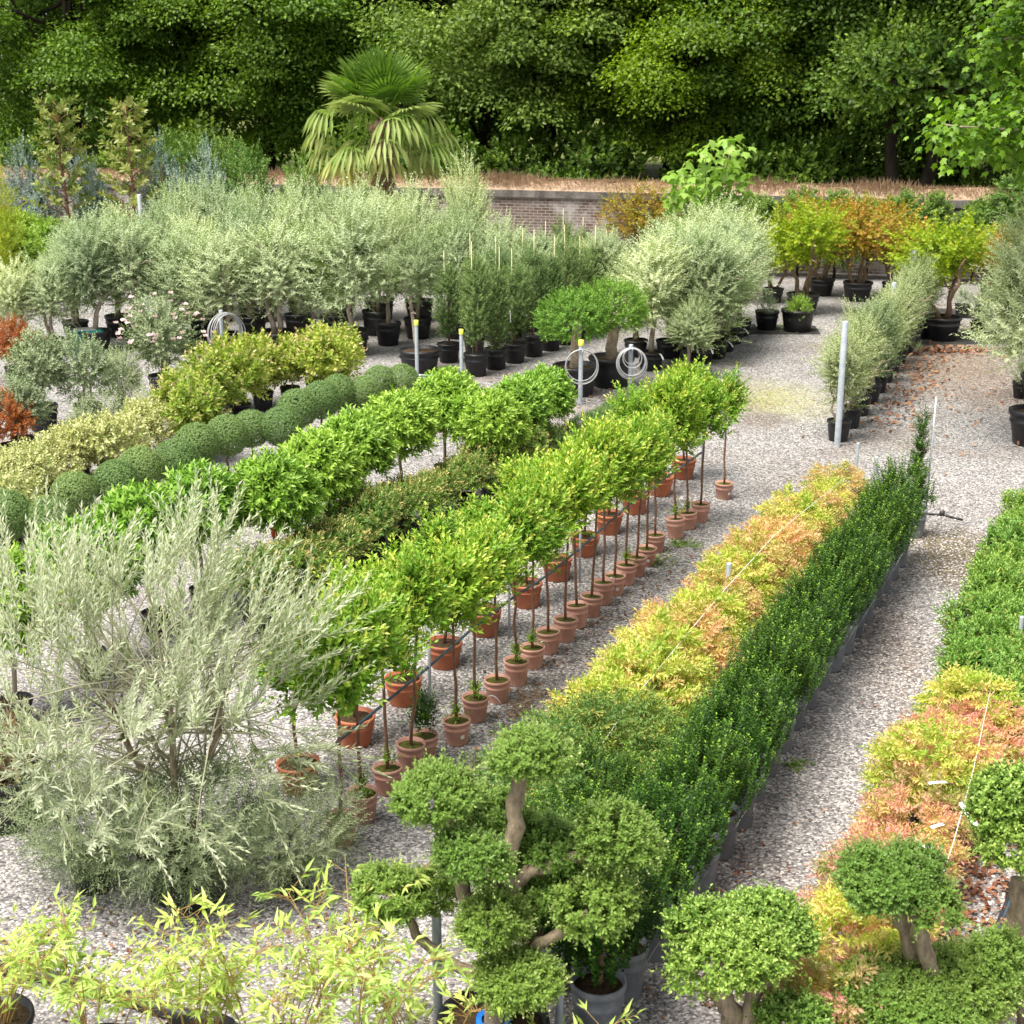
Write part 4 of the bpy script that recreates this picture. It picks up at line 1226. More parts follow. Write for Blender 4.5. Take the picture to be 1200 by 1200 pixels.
RDS = [('foliage', crown('foliage', M['redleaf'], (0, 0, .9), (.8, .8, .6), 300, .25, 11, .085, .05, up=.5, amp=.34)), ('stem', stem_mesh(0, 1, .03, .02, 'bark', .02, name='stem'))]
for px, py, k_, lab in [(20, 300, RDS, 'dark red shrub at the far left below the wall'), (48, 304, RDS, 'dark red shrub between the lime laurels and the left magnolia'), (104, 300, ORS, 'orange shrub left of the right magnolia'),
                        (128, 306, ORS, 'orange shrub at the foot of the right magnolia'), (152, 308, RDS, 'dark red shrub right of the right magnolia'), (0, 296, ORS, 'orange shrub at the far left edge below the conifer'), (352, 276, ORS, 'golden brown shrub beside the left side of the palm')]:
    plant('coloured_shrub', G(px, py), lab, 'shrub', 'coloured shrubs at the far left', k_, sc=1.25 if px > 340 else 1.05)

# ================================================================== FOREGROUND ROWS
# ---- nandinas: feathery sprays of fine leaflets
def nandina(mat, R, hc, z, n, L=.05, W=.016, flat=-.45):
    d = rvec(int(n * 1.7)); d = d[d[:, 2] > flat][:n]
    u = .45 + .55 * RNG.random(len(d)) ** .5
    P0 = np.array([0, 0, z]) + d * np.array([R, R, hc]) * (lumps(d, 7, .22) * u)[:, None]
    A = norm(d * [1, 1, .5] + RNG.normal(0, .3, (len(d), 3)) + [0, 0, .15])
    # each spray: side shoots off a drooping stalk
    B, C = basis(A)
    PP, AA = [], []
    for t, sg in ((.25, 1), (.25, -1), (.55, 1), (.55, -1), (.85, 1), (.85, -1), (1., 0)):
        PP.append(P0 + A * .17 * t - np.array([0, 0, .05]) * t * t); AA.append(norm(A * .7 + B * sg * .8 + C * .15 - [0, 0, .1]))
    PP, AA = np.concatenate(PP), np.concatenate(AA)
    r_ = shoot_leaves(PP, AA, .09, 6, L, W, 1.0, .3, jit=.4, droop=.8)
    rnd = np.repeat(np.tile(np.clip(RNG.random(len(P0)) * .75 + .1, 0, 1), 7), 6) + RNG.normal(0, .12, len(r_[0]))
    return leaves('foliage', *r_[:5], M[mat], r_[5], 'leaf', np.clip(rnd, 0, 1))


NY = [[('foliage', nandina('nanyel', .38, .36, .56, 170, .062, .023))] for _ in range(4)]
NG = [[('foliage', nandina('nangrn', .46, .4, .6, 230))] for _ in range(2)]
NPCH = [[('foliage', nandina('nanpeach', .38, .36, .56, 170, .062, .023))] for _ in range(2)]
NPNK = [[('foliage', nandina('nanpink', .38, .3, .5, 130, .057, .021))] for _ in range(2)]
NO = [[('foliage', nandina('nanora', .38, .3, .5, 135, .057, .021))] for _ in range(3)]
NST = [('stems', MB().tube(wob((.02, 0, .2), (.1, .03, .5), 4, .01), .01, M['stembrown'], 5).tube(wob((-.02, 0, .2), (-.1, .06, .5), 4, .01), .01, M['stembrown'], 5).mesh('stems'))]
nan = path_pts([G(722, 866, .45), G(797, 774, .45), G(868, 692, .45), G(925, 630, .45), G(982, 576, .45)], 14)
nan2 = path_pts([G(700, 845, .45), G(742, 795, .45)], 2)
for i, p in enumerate(nan + nan2):
    lab = f'yellow orange feathery shrub, {nth(i)} from the near end of the left line' if i < 14 else \
        f'yellow and orange feathery shrub, {nth(i - 14)} from the near end of the right line'
    plant('feathery_shrub', p, lab, 'shrub', 'yellow feathery shrubs', BLS + NST + (NPCH[i % 2] if i in (3, 5, 7, 8, 9, 11, 13) else NY[i % 4]), sc=random.uniform(.95, 1.12) * (1 - .018 * min(i, 13)))
for i, (px, py, s) in enumerate([(690, 905, 1.05), (640, 965, 1.1), (735, 880, .95), (668, 945, .9), (612, 1012, 1.0), (700, 960, .9)]):
    plant('feathery_shrub', G(px, py, .5), ('dark green feathery shrub next to the yellow ones', 'dark green feathery shrub behind the top topiary pad', 'dark green feathery shrub against the deep green hedge',
          'dark green feathery shrub half hidden by its neighbours', 'dark green feathery shrub behind the middle topiary pads', 'dark green feathery shrub between topiary and hedge')[i], 'shrub', 'green feathery shrubs',
          BLS + NST + NG[i % 2], sc=s)

# ---- deep green hedge plants in grey pots
GRY = pot_parts(.165, .4, 'grey', rib=.0, sides=24)
YEW = []
for i in range(4):
    d = rvec(420); z = RNG.uniform(.62, 1.26, 420)
    rr = .36 * np.sqrt(RNG.uniform(.15, 1, 420)) * np.interp(z, [.6, .8, 1.05, 1.3], [.6, .95, .95, .4])
    a = RNG.uniform(0, 6.28, 420)
    f = 1 + .15 * np.sin(3 * a + i) + .1 * np.sin(5 * a + 2 * i)
    P0 = np.stack([rr * f * np.cos(a), rr * f * np.sin(a), z - .12], 1)
    A = norm(np.stack([np.cos(a) * .28, np.sin(a) * .28, np.ones(420)], 1) + RNG.normal(0, .14, (420, 3)))
    r_ = shoot_leaves(P0, A, RNG.uniform(.14, .24, 420), 20, .034, .02, 1.15, .8, jit=.3)
    YEW.append([('foliage', leaves('foliage', *r_[:5], M['yew'], r_[5])),
                ('stems', MB().tube(wob((0, 0, .3), (.03, 0, .9), 5, .02), .015, M['bark'], 6).tube(wob((.03, .02, .25), (-.1, .05, .8), 5, .02), .012, M['bark'], 6).mesh('stems'))])
yewp = path_pts([G(700, 1215), G(746, 1140), G(772, 1104), G(816, 1040), G(860, 968), G(900, 893), G(945, 820), G(977, 775), G(1012, 720), G(1048, 662)], 21)
YTAG = [('label_tag', strip((.165, -.03, .3), (.35, .1, 1), (1, 0, -.3), .19, .03, M['white'], -.1).mesh('label_tag'))]
for i, p in enumerate(yewp):
    plant('evergreen_shrub', p, f'deep green small leaved evergreen in a ribbed grey pot, {nth(i)} from the near end', 'shrub', 'deep green evergreens in grey pots',
          GRY + YEW[i % 4] + (YTAG if i % 4 in (1, 2, 3) and i < 20 else []), -.35 + random.gauss(0, .15) + (PI if False else 0), sc=random.uniform(.93, 1.07))
yq = path_pts([G(668, 1165), G(735, 1050)], 3)
for i, p in enumerate(yq):
    plant('evergreen_shrub', np.array(p) + [-.2, .1, 0], f'deep green evergreen in the inner line behind the grey pots, {nth(i)} from the near end', 'shrub',
          'deep green evergreens of the inner line', GRY + YEW[(i + 2) % 4], sc=random.uniform(.85, .98))
TALL = [('foliage', crown('foliage', M['yew'], (0, 0, 1.1), (.15, .15, .75), 300, .16, 16, .034, .015, up=1.2, amp=.1)),
        ('cane', MB().tube([(.13, -.05, .2), (.14, -.05, 1.95)], .012, M['steel'], 6).mesh('cane')),
        ('side_shoots', crown('side_shoots', M['yew'], (.1, -.05, .55), (.35, .25, .12), 30, .2, 14, .034, .013, up=.4))]
plant('evergreen_column', G(1070, 628), 'thin upright deep green evergreen tied to a cane at the far end of the hedge', 'shrub', None, GRY + TALL, 0., sc=.95)

# ---- low rows at the right
SKI = [[('foliage', crown('foliage', M['skimmia'], (0, 0, .42), (.42, .42, .32), 420, .14, 12, .06, .026, up=.7, amp=.24, lk=8, flat=-.6))] for _ in range(3)]
sk = path_pts([G(1140, 800, .4), G(1150, 745, .4), G(1172, 690, .4), G(1195, 640, .4), G(1215, 610, .4)], 8) + path_pts([G(1178, 838, .4), G(1192, 770, .4), G(1215, 700, .4)], 5)
for i, p in enumerate(sk):
    plant('low_green_shrub', p, (f'low green shrub at right edge, {nth(i)} from near end of left line' if i < 8 else
          f'low green shrub at right edge, {nth(i - 8)} from near end of outer line'), 'shrub', 'low green shrubs at the right', BLS + SKI[i % 3], sc=random.uniform(.9, 1.12))
onan = path_pts([G(1128, 846, .42), G(1100, 905, .42), G(1072, 962, .42), G(1050, 1015, .42), G(1022, 1075, .42), G(1000, 1130, .42), G(975, 1185, .42)], 11) + \
    path_pts([G(1150, 868, .42), G(1128, 915, .42)], 2)
for i, p in enumerate(onan):
    plant('feathery_shrub', p, (f'orange and pink feathery shrub right of the path, {nth(i)} from the far end' if i < 11 else
          f'orange feathery shrub beside the leaf litter, {nth(i - 11)} from the far end'), 'shrub', 'orange feathery shrubs right of the path', BLS + NST + (NPNK[i % 2] if i % 3 == 1 else NY[1] if i in (0, 3, 9) else NO[i % 3]),
          sc=random.uniform(.8, .98))
# white labels lying on the orange shrubs
for px, py, h, dx, dy, lab in [(1088, 918, .8, 1, .2, 'white plant tag on the orange shrubs, largest of four'), (1076, 990, .78, .8, -.5, 'white plant tag on the orange shrubs just above a topiary pad'),
                               (1091, 970, .8, .5, .2, 'small white plant tag on the orange shrubs in the middle'), (1118, 858, .78, .9, .3, 'small white plant tag on the orange shrubs nearest the green shrubs')]:
    q = G(px, py, h)
    o = obj('plant_tag', strip((0, 0, 0), (dx, dy, .12), (0, 0, 1), .15 if 'large' in lab else .11, .035, M['white'], .15).mesh('plant_tag'), None, q)
    tag(o, lab, 'plant tag', 'white tags on the orange shrubs')
o = obj('plant_tag', strip((0, 0, 0), (.25, -.35, -.5), (.3, -.9, .4), .2, .04, M['white'], -.4).mesh('plant_tag'), None, G(1126, 940, .95))
tag(o, 'curled white plant tag hanging beside the right edge topiary', 'plant tag')

# ================================================================== CLOUD PRUNED TREES
def pad_mesh(name, c, r, mat, n, seed_flat=-.55, L=.034, W=.019):
    r = np.array(r)
    d = rvec(int(n * 1.3)); d = d[d[:, 2] > seed_flat][:n]
    cl_ = rvec(max(30, len(d) // 7))
    d = norm(d * .5 + cl_[np.argmax(d @ cl_.T, axis=1)] * .5)
    sq = np.where(d[:, 2] > 0, 1.0, .7)
    f = lumps(d, 14, .27)
    u = .66 + .34 * RNG.random(len(d)) ** .7
    P0 = np.array(c) + d * r * (f * u)[:, None] * np.stack([np.ones(len(d)), np.ones(len(d)), sq], 1)
    A = norm(norm(d / r) + RNG.normal(0, .4, (len(d), 3)) + [0, 0, .5])
    ln_ = RNG.uniform(.04, .1, len(d)); ln_[RNG.random(len(d)) < .05] *= 1.9
    r_ = shoot_leaves(P0, A, ln_, 9, L, W, 1.05, .6, jit=.5)
    return leaves(name, *r_[:5], M[mat], r_[5])


def cloud_tree(name, base, Y, pads, trunks, lab, cat, group=None, mat='cloud', dens=1700, bark='barkpale', pot=None, wrap=False):
    """pads: (px, py, rx px, ry px, dy, mat); trunks: list of (list of (px, py, dy), r0, r1)"""
    e = thing(name, (base[0], base[1], 0), lab, cat, group)
    o0 = np.array([base[0], base[1], 0])
    mb = MB()
    for pts, r0, r1 in trunks:
        P = [V(px, py, Y + dy) - o0 for px, py, dy in pts]
        # smooth the polyline a little
        Q = []
        for a_, b_ in zip(P, P[1:]):
            for t in (0, .25, .5, .75): Q.append(a_ * (1 - t) + b_ * t + RNG.normal(0, .008, 3))
        Q.append(P[-1])
        mb.tube(Q, np.linspace(r0, r1, len(Q)) * (1 + RNG.normal(0, .06, len(Q))), M[bark], 10)
    obj('trunk', mb.mesh('trunk'), e)
    for px, py, rx, ry, dy, mm in pads:
        c = V(px, py, Y + dy)
        m_ = mpp(c)
        dep = math.atan2(H - c[2], c[1])
        Rx = rx * m_ * .9; ry = ry * .85
        # projected half height = sqrt((Rz cos)^2 + (Ry sin)^2)
        Rz = math.sqrt(max((ry * m_) ** 2 - (Rx * .9 * math.sin(dep)) ** 2, (Rx * .34) ** 2)) / math.cos(dep)
        n = int(dens * (Rx / .3) ** 2 * 1.1)
        obj('foliage_pad', pad_mesh('foliage_pad', (0, 0, 0), (Rx, Rx * .9, Rz), mm or mat, n), e, c - o0)
    if pot:
        for nme, me in pot: obj(nme, me, e)
    if wrap:
        c = V(578, 1196, Y) - o0
        obj('blue_wrap', MB().lathe([(.075, -.3), (.1, -.2), (.095, -.05), (.105, 0.0), (.1, .02), (.07, .01)], M['blue'], 16, .06, c).mesh('blue_wrap'), e)
    return e


b0 = G(578, 1262)
Y0 = b0[1]
cloud_tree('cloud_pruned_tree', b0, Y0,
           [(617, 886, 50, 30, .1, None), (507, 930, 56, 34, .15, None), (577, 955, 44, 30, .35, None), (546, 1004, 56, 40, -.1, None), (642, 996, 52, 40, .3, None),
            (730, 988, 57, 40, .1, None), (462, 1050, 44, 36, .2, None), (572, 1088, 50, 42, -.15, None), (702, 1062, 48, 44, .0, None), (640, 1052, 40, 36, .2, None), (601, 1148, 56, 36, -.2, None),
            (498, 1050, 34, 34, .3, None)],
           [([(578, 1250, 0), (578, 1180, 0), (585, 1130, .05), (598, 1060, .1), (590, 1020, .05)], .07, .055), ([(590, 1030, .05), (603, 970, .1), (606, 930, .1), (610, 895, .1)], .055, .045),
            ([(590, 1040, .05), (548, 1060, .1), (535, 1010, .15), (530, 960, .15), (515, 935, .15)], .05, .035), ([(590, 1050, .05), (620, 1020, .1), (670, 1005, .1), (720, 998, .1)], .045, .03),
            ([(580, 1140, 0), (610, 1125, 0), (640, 1100, 0), (690, 1070, 0)], .045, .03), ([(578, 1150, 0), (525, 1125, .1), (490, 1095, .15), (470, 1060, .2)], .04, .025),
            ([(590, 1060, .05), (570, 1040, 0), (548, 1015, -.1)], .04, .025)],
           'big cloud pruned tree with a dozen leafy pads and blue wrapped stem base', 'topiary', None, wrap=True, pot=pot_parts(.34, .42, 'black'))
b1 = G(866, 1285); Y1 = b1[1]
cloud_tree('cloud_pruned_tree', b1, Y1, [(835, 1090, 46, 44, .05, None), (885, 1076, 58, 40, .15, None), (915, 1100, 40, 42, .05, None), (865, 1115, 62, 40, -.1, None), (925, 1196, 42, 18, -.15, None)],
           [([(868, 1275, 0), (862, 1210, 0), (850, 1165, 0), (852, 1120, 0)], .075, .05), ([(868, 1250, 0), (878, 1190, 0), (886, 1150, .05), (890, 1110, .1)], .055, .045),
            ([(884, 1165, .05), (905, 1155, 0), (918, 1130, 0)], .02, .015)],
           'bright green topiary with one ragged pad on two pale stems beside the puddle', 'topiary', None, mat='cloudgreen', dens=1900)
b2 = G(1112, 1268); Y2 = b2[1]
cloud_tree('cloud_pruned_tree', b2, Y2, [(1012, 1022, 36, 34, .1, None), (1055, 1030, 56, 40, .0, None), (1092, 1058, 36, 30, -.05, None), (1030, 1050, 44, 30, -.05, None), (1050, 1158, 66, 46, .05, None), (1120, 1150, 70, 50, .1, None), (1090, 1180, 80, 40, -.1, None), (1165, 1138, 50, 44, .15, None)],
           [([(1112, 1260, 0), (1104, 1190, 0), (1096, 1150, 0), (1082, 1110, 0), (1072, 1070, 0)], .06, .045), ([(1104, 1200, .05), (1082, 1150, .1), (1062, 1100, .1), (1050, 1060, .1)], .05, .04)],
           'topiary with a broad upper pad on two leaning stems above a wide lower pad', 'topiary', None)
b3 = G(1205, 1225); Y3 = b3[1]
cloud_tree('cloud_pruned_tree', b3, Y3, [(1180, 945, 50, 52, .1, None), (1200, 985, 52, 52, 0, None), (1215, 925, 50, 40, .2, None)],
           [([(1205, 1220, 0), (1200, 1150, 0), (1194, 1090, 0), (1196, 1030, 0)], .075, .06), ([(1200, 1150, 0), (1185, 1185, -.1), (1160, 1215, -.1)], .03, .02)],
           'topiary with a deep rounded pad on a thick trunk cut by the right edge', 'topiary', None, mat='cloudgreen')

# ================================================================== FOREGROUND OLIVE
ob = G(212, 1046)
e = thing('olive_tree', (ob[0], ob[1], 0), 'large airy silver olive with long pale twigs and green fruit in the left foreground', 'potted tree')
for nme, me in pot_parts(.3, .42, 'black'): obj(nme, me, e)
mb = MB(); tw = MB(); SP, SA, SL = [], [], []
forks = []
for q in range(3):
    top = np.array([(-.5, .05, .45)[q], (.2, -.15, .1)[q], 1.5 + .15 * q])
    pts = wob((.03 * q, 0, .3), top, 9, .025); mb.tube(pts, np.linspace(.035, .018, 9), M['barkpale'], 8)
    forks += [pts[k] for k in range(4, 9)]
forks = np.array(forks)
nb = 130
for i in range(nb):
    s = forks[random.randrange(len(forks))]
    # branch end spread through a wide, loose crown leaning to the left
    a = RNG.uniform(0, 6.28); rr = math.sqrt(RNG.random()) * 1.6
    zt = RNG.uniform(.8, 2.75)
    t = np.array([-.3 + rr * math.cos(a) * 1.05 + .08 * (zt - 1.7), .0 + rr * math.sin(a) * .8, zt])
    rmax = np.interp(zt, [.8, 1.6, 2.3, 2.9], [1.0, 1.0, .8, .45]); t[:2] = np.array([-.3, 0]) + (t[:2] - [-.3, 0]) * rmax
    mid = (s + t) / 2 + np.array([0, 0, .12])
    pts = np.array([s, s * .5 + mid * .5, mid, mid * .45 + t * .55 + [0, 0, .05], t])
    tw.tube(pts, np.linspace(.008, .003, 5), M['twig'], 5)
    for k in range(7):
        u = RNG.uniform(.3, 1.0)
        q = pts[2] * (1 - u) + t * u if u < .98 else t
        d = norm(((t - s) / np.linalg.norm(t - s) * .45 + RNG.normal(0, .28, 3) + np.array([.3, 0, .8 if zt > 1.2 else .15]))[None])[0]
        SP.append(q); SA.append(d); SL.append(RNG.uniform(.3, .62) * (1.15 if zt > 2 else 1))
SP, SA, SL = np.array(SP), np.array(SA), np.array(SL)
for s, d, l in zip(SP, SA, SL):
    tw.tube([s, s + d * l * .5 - [0, 0, .2 * (l * .5) ** 2], s + d * l - [0, 0, .2 * l * l]], [.0028, .002, .001], M['twig'], 4, False)
r_ = shoot_leaves(SP, SA, SL, 26, .08, .0165, .7, .4, droop=.15, jit=.25)
obj('trunk', mb.mesh('trunk'), e)
obj('twigs', tw.mesh('twigs'), e)
obj('crown', leaves('crown', *r_[:5], M['oliveyoung'], r_[5], 'strap'), e)
fr = MB()
for i in range(90):
    k = RNG.integers(0, len(SP)); c = SP[k] + SA[k] * SL[k] * RNG.uniform(.1, .6) + RNG.normal(0, .02, 3) - [0, 0, .03]
    v = []; n_ = 8
    prof = [(0.001, -.014), (.007, -.01), (.0095, 0), (.007, .01), (0.001, .014)]
    fr.lathe(prof, M['fruit'], 8, 0, c)
o = obj('fruit', fr.mesh('fruit'), e); o['kind'] = 'stuff'
# added dark leaf mounds standing in for the olive's shaded lower foliage
LOWSHADE = [('foliage', crown('foliage', M['feijoa'], (0, 0, .62), (.95, .8, .6), 800, .28, 22, .05, .009, up=.5, amp=.25, droop=.3, templ='lance'))]
plant('olive_shade_mound', G(225, 1062), 'added dark mound for the shaded lower leaves of the foreground olive, right one', 'shrub', 'added mounds for shaded olive leaves', BLM + LOWSHADE, sc=1.0)
plant('olive_shade_mound', G(110, 1040), 'added dark mound for the shaded lower leaves of the foreground olive, left one', 'shrub', 'added mounds for shaded olive leaves', BLM + LOWSHADE, 2., sc=.9)
plant('olive_shade_mound', G(345, 1045), 'added dark mound for the shaded lower olive leaves, beside the bay pots', 'shrub', 'added mounds for shaded olive leaves', BLM + LOWSHADE, 4., sc=.75)

# dried plant in a black pot at the left edge
k = 160
dp = [('dry_stems', leaves('dry_stems', np.stack([RNG.normal(0, .09, k), RNG.normal(0, .09, k), np.full(k, .4)], 1), np.stack([RNG.normal(0, .22, k), RNG.normal(0, .22, k), np.ones(k)], 1), rvec(k), RNG.uniform(.3, .7, k), .022, M['straw'], templ='lance')),
      ('foliage', crown('foliage', M['olivedark'], (0, 0, .6), (.32, .32, .3), 90, .2, 14, .06, .012, up=.8, templ='lance')),
      ('orange_tag', strip((.3, -.12, .46), (.15, -.1, -1), (.5, -.8, .2), .16, .035, M['orange'], .2).mesh('orange_tag')),
      ('label_tag', strip((.24, -.2, .44), (-.1, -.3, -1), (.5, -.8, .2), .2, .04, M['white'], .3).mesh('label_tag'))]
plant('dry_plant', G(8, 962), 'dried brown plant in a big black pot with an orange tag', 'potted plant', None, pot_parts(.34, .46, 'black') + dp, 0.)
p, q = G(-30, 930, .12), G(66, 958, .05)
tag(obj('hose_pipe', MB().tube(wob(p, q, 6, .01), .022, M['blackpipe'], 10).mesh('hose_pipe')), 'short dark pipe lying in front of the dried plant', 'pipe')

# ================================================================== BAMBOO
def bamboo(n, R, hmin, hmax, lean=(0, 0)):
    cu = MB(); PP, DD, NN, LL = [], [], [], []
    for i in range(n):
        a = RNG.uniform(0, 6.28); r0 = R * math.sqrt(RNG.random()) * .5
        b = np.array([r0 * math.cos(a), r0 * math.sin(a), .3])
        h = RNG.uniform(hmin, hmax); out = RNG.uniform(.15, .6) * h
        t = np.array([b[0] + math.cos(a) * out + lean[0] * h, b[1] + math.sin(a) * out + lean[1] * h, h])
        m_ = (b + t) / 2 + np.array([-(t[0] - b[0]) * .12, -(t[1] - b[1]) * .12, .1 * h])
        pts = np.array([b, b * .5 + m_ * .5 + [0, 0, .03], m_, m_ * .5 + t * .5 + [0, 0, .06], t])
        cu.tube(pts, np.linspace(.006, .002, 5), M['culm'], 5, False)
        for k in range(15):
            u = RNG.uniform(.3, 1.0)
            j = min(int(u * 4), 3); v_ = u * 4 - j
            q = pts[j] * (1 - v_) + pts[j + 1] * v_
            az = RNG.uniform(0, 6.28); d0 = np.array([math.cos(az), math.sin(az), .5])
            bl = RNG.uniform(.06, .2)
            cu.tube([q, q + d0 * bl], [.0025, .0012], M['culm'], 4, False)
            for c in range(RNG.integers(3, 6)):
                PP.append(q + d0 * bl * RNG.uniform(.5, 1.0)); dd = d0 + RNG.normal(0, .55, 3) + [0, 0, -.25]
                DD.append(dd); NN.append(np.array([0, 0, 1.]) + RNG.normal(0, .35, 3)); LL.append(RNG.uniform(.06, .115))
    LL = np.array(LL)
    return [('culms', cu.mesh('culms')), ('foliage', leaves('foliage', np.array(PP), np.array(DD), np.array(NN), LL, LL * .2 + .003, M['bamboo'], templ='lance'))]


BP = pot_parts(.26, .36, 'black', ring=False)
BB = [(-5, 1250, 12, .7, 1.05, (0, 0), 'yellow leaved bamboo in a round black pot at the bottom left corner'), (120, 1290, 11, .7, 1.15, (.05, .05), 'yellow leaved bamboo at the bottom left, second from the left'),
      (235, 1275, 12, .75, 1.25, (0, .12), 'yellow leaved bamboo at the bottom, under the foreground olive trunk'), (330, 1290, 13, .8, 1.35, (.05, .12), 'tall yellow leaved bamboo at the bottom, right of the foreground olive trunk'),
      (420, 1310, 11, .8, 1.5, (.1, .1), 'yellow leaved bamboo at the bottom, rightmost of the dense clumps'), (505, 1300, 6, .7, 1.15, (.0, .1), 'thin bamboo stalks in front of the left side of the big topiary'),
      (668, 1320, 4, .5, .72, (.1, .05), 'few bamboo leaves poking up in front of the hedge bottom')]
for px, py, n_, h0, h1, ln_, lab in BB:
    plant('bamboo_clump', G(px, py), lab, 'bamboo', 'yellow bamboo clumps along the bottom edge', BP + bamboo(n_, .3, h0, h1, ln_), 0.)
# black pipe lying along the bottom left
pts = [G(px, py, .05) for px, py in ((-30, 1128), (40, 1140), (110, 1158), (170, 1176), (250, 1200), (330, 1225))]
tag(obj('supply_pipe', MB().tube(pts, .05, M['blackpipe'], 12).mesh('supply_pipe')), 'thick black supply pipe lying on the gravel behind the bamboo', 'pipe')

# ================================================================== POSTS, HOSES, WIRES
def post(px, py, h, r, lab, capm=None, group='galvanised posts', name='post', base=None):
    p = G(px, py) if base is None else base
    e = thing(name, (p[0], p[1], 0), lab, 'post', group)
    obj('post', MB().lathe([(r, -.05), (r, h - .01), (r * .9, h), (r * .75, h), (r * .75, h - .05)], M['steel'], 14).mesh('post'), e)
    if capm: obj('cap', MB().lathe([(r * 1.2, h - .09), (r * 1.25, h + .01), (.001, h + .015)], M[capm], 14).mesh('cap'), e)
    return e, p


post(981, 523, 2.0, .05, 'tall thick galvanised post in front of the olive hedge line')
post(1040, 436, 1.75, .05, 'galvanised post sticking out of the middle of the olive hedge line')
post(1064, 398, 1.95, .05, 'galvanised post at the far end of the olive hedge line')
post(850, 760, .95, .03, 'slim galvanised post standing among the yellow feathery shrubs')
post(1000, 598, .95, .022, 'slim galvanised post at the far end of the yellow feathery shrubs')
post(1022, 612, .9, .022, 'slim leaning post among the far evergreens, near the thin upright one')
post(514, 1225, .95, .03, 'flat galvanised stake left of the big topiary stem')
post(655, 1228, .85, .03, 'galvanised stake right of the big topiary stem')
post(1188, 812, .8, .02, 'slim galvanised post among the low green shrubs at the right')
post(489, 446, 1.15, .035, 'galvanised post with a yellow cap beside the round headed olive', 'yellowcap', 'posts with yellow caps')
post(541, 444, .95, .035, 'galvanised post with a yellow cap in front of the narrow columns', 'yellowcap', 'posts with yellow caps')
for px, Y_, lab in ((163, 228, 'galvanised post rising behind the left olives'), (299, 226, 'galvanised post rising behind the olives, left of the palm')):
    q = V(px, Y_, 36.5); post(0, 0, q[2], .05, lab, None, 'galvanised posts', 'post', (q[0], q[1]))
e, p = post(680, 474, 1.15, .04, 'galvanised post with yellow cap carrying the left hose coil', 'yellowcap', 'posts with yellow caps')
e2, p2 = post(738, 468, 1.0, .04, 'galvanised post carrying the right thick hose coil', None, 'galvanised posts')


def coil(base, h, R, n, lab, spread=.03, yaw=0., thick=.009, tilt=.1):
    mb = MB()
    for k in range(n):
        r = R * (1 - .16 * random.random() - (.38 if k % 5 == 4 else 0))
        cz = h - r * random.uniform(.97, 1.05)
        ph = random.random() * 6
        pts = []
        for i in range(41):
            a = 2 * PI * i / 40
            pts.append((r * math.cos(a) * (1 + .02 * math.sin(2 * a + ph)), -.06 - spread * k / n + tilt * r * math.sin(a), cz + r * math.sin(a)))
        mb.tube(pts, thick, M['hose'], 7, False)
    e = thing('hose_coil', (base[0], base[1], 0), lab, 'hose', 'grey hose coils', yaw)
    obj('hose', mb.mesh('hose'), e)
    obj('hook', MB().tube([(0, .05, h - .04), (0, -.16, h - .04), (0, -.17, h + .02)], .012, M['steel'], 8).mesh('hook'), e)


coil(p, 1.0, .31, 3, 'thin grey hose coil hanging on the left post', .05, .15)
coil(p2, .95, .28, 10, 'thick grey hose coil of many turns hanging on the right post', .12, .1)
p3 = G(262, 424)
post(262, 424, 1.05, .04, 'galvanised post hidden behind the left hose coil among the olives')
coil(p3, 1.0, .42, 8, 'grey hose coil hanging among the left olives', .22, .9)
p4 = G(560, 430)
# brace bar by the yellow capped posts
a_, b_ = G(492, 440, .95), G(541, 444, .25)
tag(obj('brace_bar', MB().tube([a_, b_], .022, M['steel'], 8).mesh('brace_bar')), 'sloping steel bar between the two yellow capped posts', 'bar')

# twine along the yellow shrubs, and at the right
tw_pts = [G(628, 968, .8), G(700, 880, .86), G(740, 822, .86), G(812, 735, .9), G(850, 690, .9), G(910, 625, .9), G(990, 560, .9)]
tag(obj('support_wire', MB().tube(tw_pts, .0035, M['cord'], 6).mesh('support_wire')), 'pale twine stretched above the row of yellow feathery shrubs', 'wire')
tw_pts = [G(1160, 812, .8), G(1140, 905, .75), G(1118, 985, .7), G(1100, 1040, .6)]
tag(obj('support_wire', MB().tube(tw_pts, .0035, M['cord'], 6).mesh('support_wire')), 'pale twine stretched above the orange feathery shrubs', 'wire')
# cable by the right topiary
c_ = [G(px, py, .02) for px, py in ((1182, 1035), (1180, 1055), (1170, 1080), (1158, 1105), (1150, 1130))]
tag(obj('cable', MB().tube(c_, .014, M['blackpipe'], 8).tube([q + [.03, .01, .005] for q in c_], .012, M['bluepipe'], 8).mesh('cable')), 'pair of dark cables lying on the leaf litter at the right', 'cable')
# hose end by the thin evergreen
c_ = [G(px, py, .02) for px, py in ((1076, 600), (1090, 602), (1104, 603), (1116, 606), (1128, 609))]
o = thing('hose_pipe', (0, 0, 0), 'short black hose with a fitting on the gravel beside the thin evergreen', 'pipe')
o.location = c_[2]
obj('hose', MB().tube([q - c_[2] for q in c_], .015, M['blackpipe'], 8).mesh('hose'), o)
obj('fitting', MB().lathe([(.001, -.03), (.035, -.025), (.04, 0), (.035, .03), (.001, .035)], M['blackpipe'], 10, 0, (0, 0, .02)).mesh('fitting'), o)
c_ = [G(px, py, h) for px, py, h in ((1008, 612, .02), (1022, 590, .25), (1034, 568, .55), (1040, 562, .7))]
tag(obj('hose_pipe', MB().tube(c_, .014, M['blackpipe'], 8).mesh('hose_pipe')), 'thin black pipe rising by the far evergreens', 'pipe')


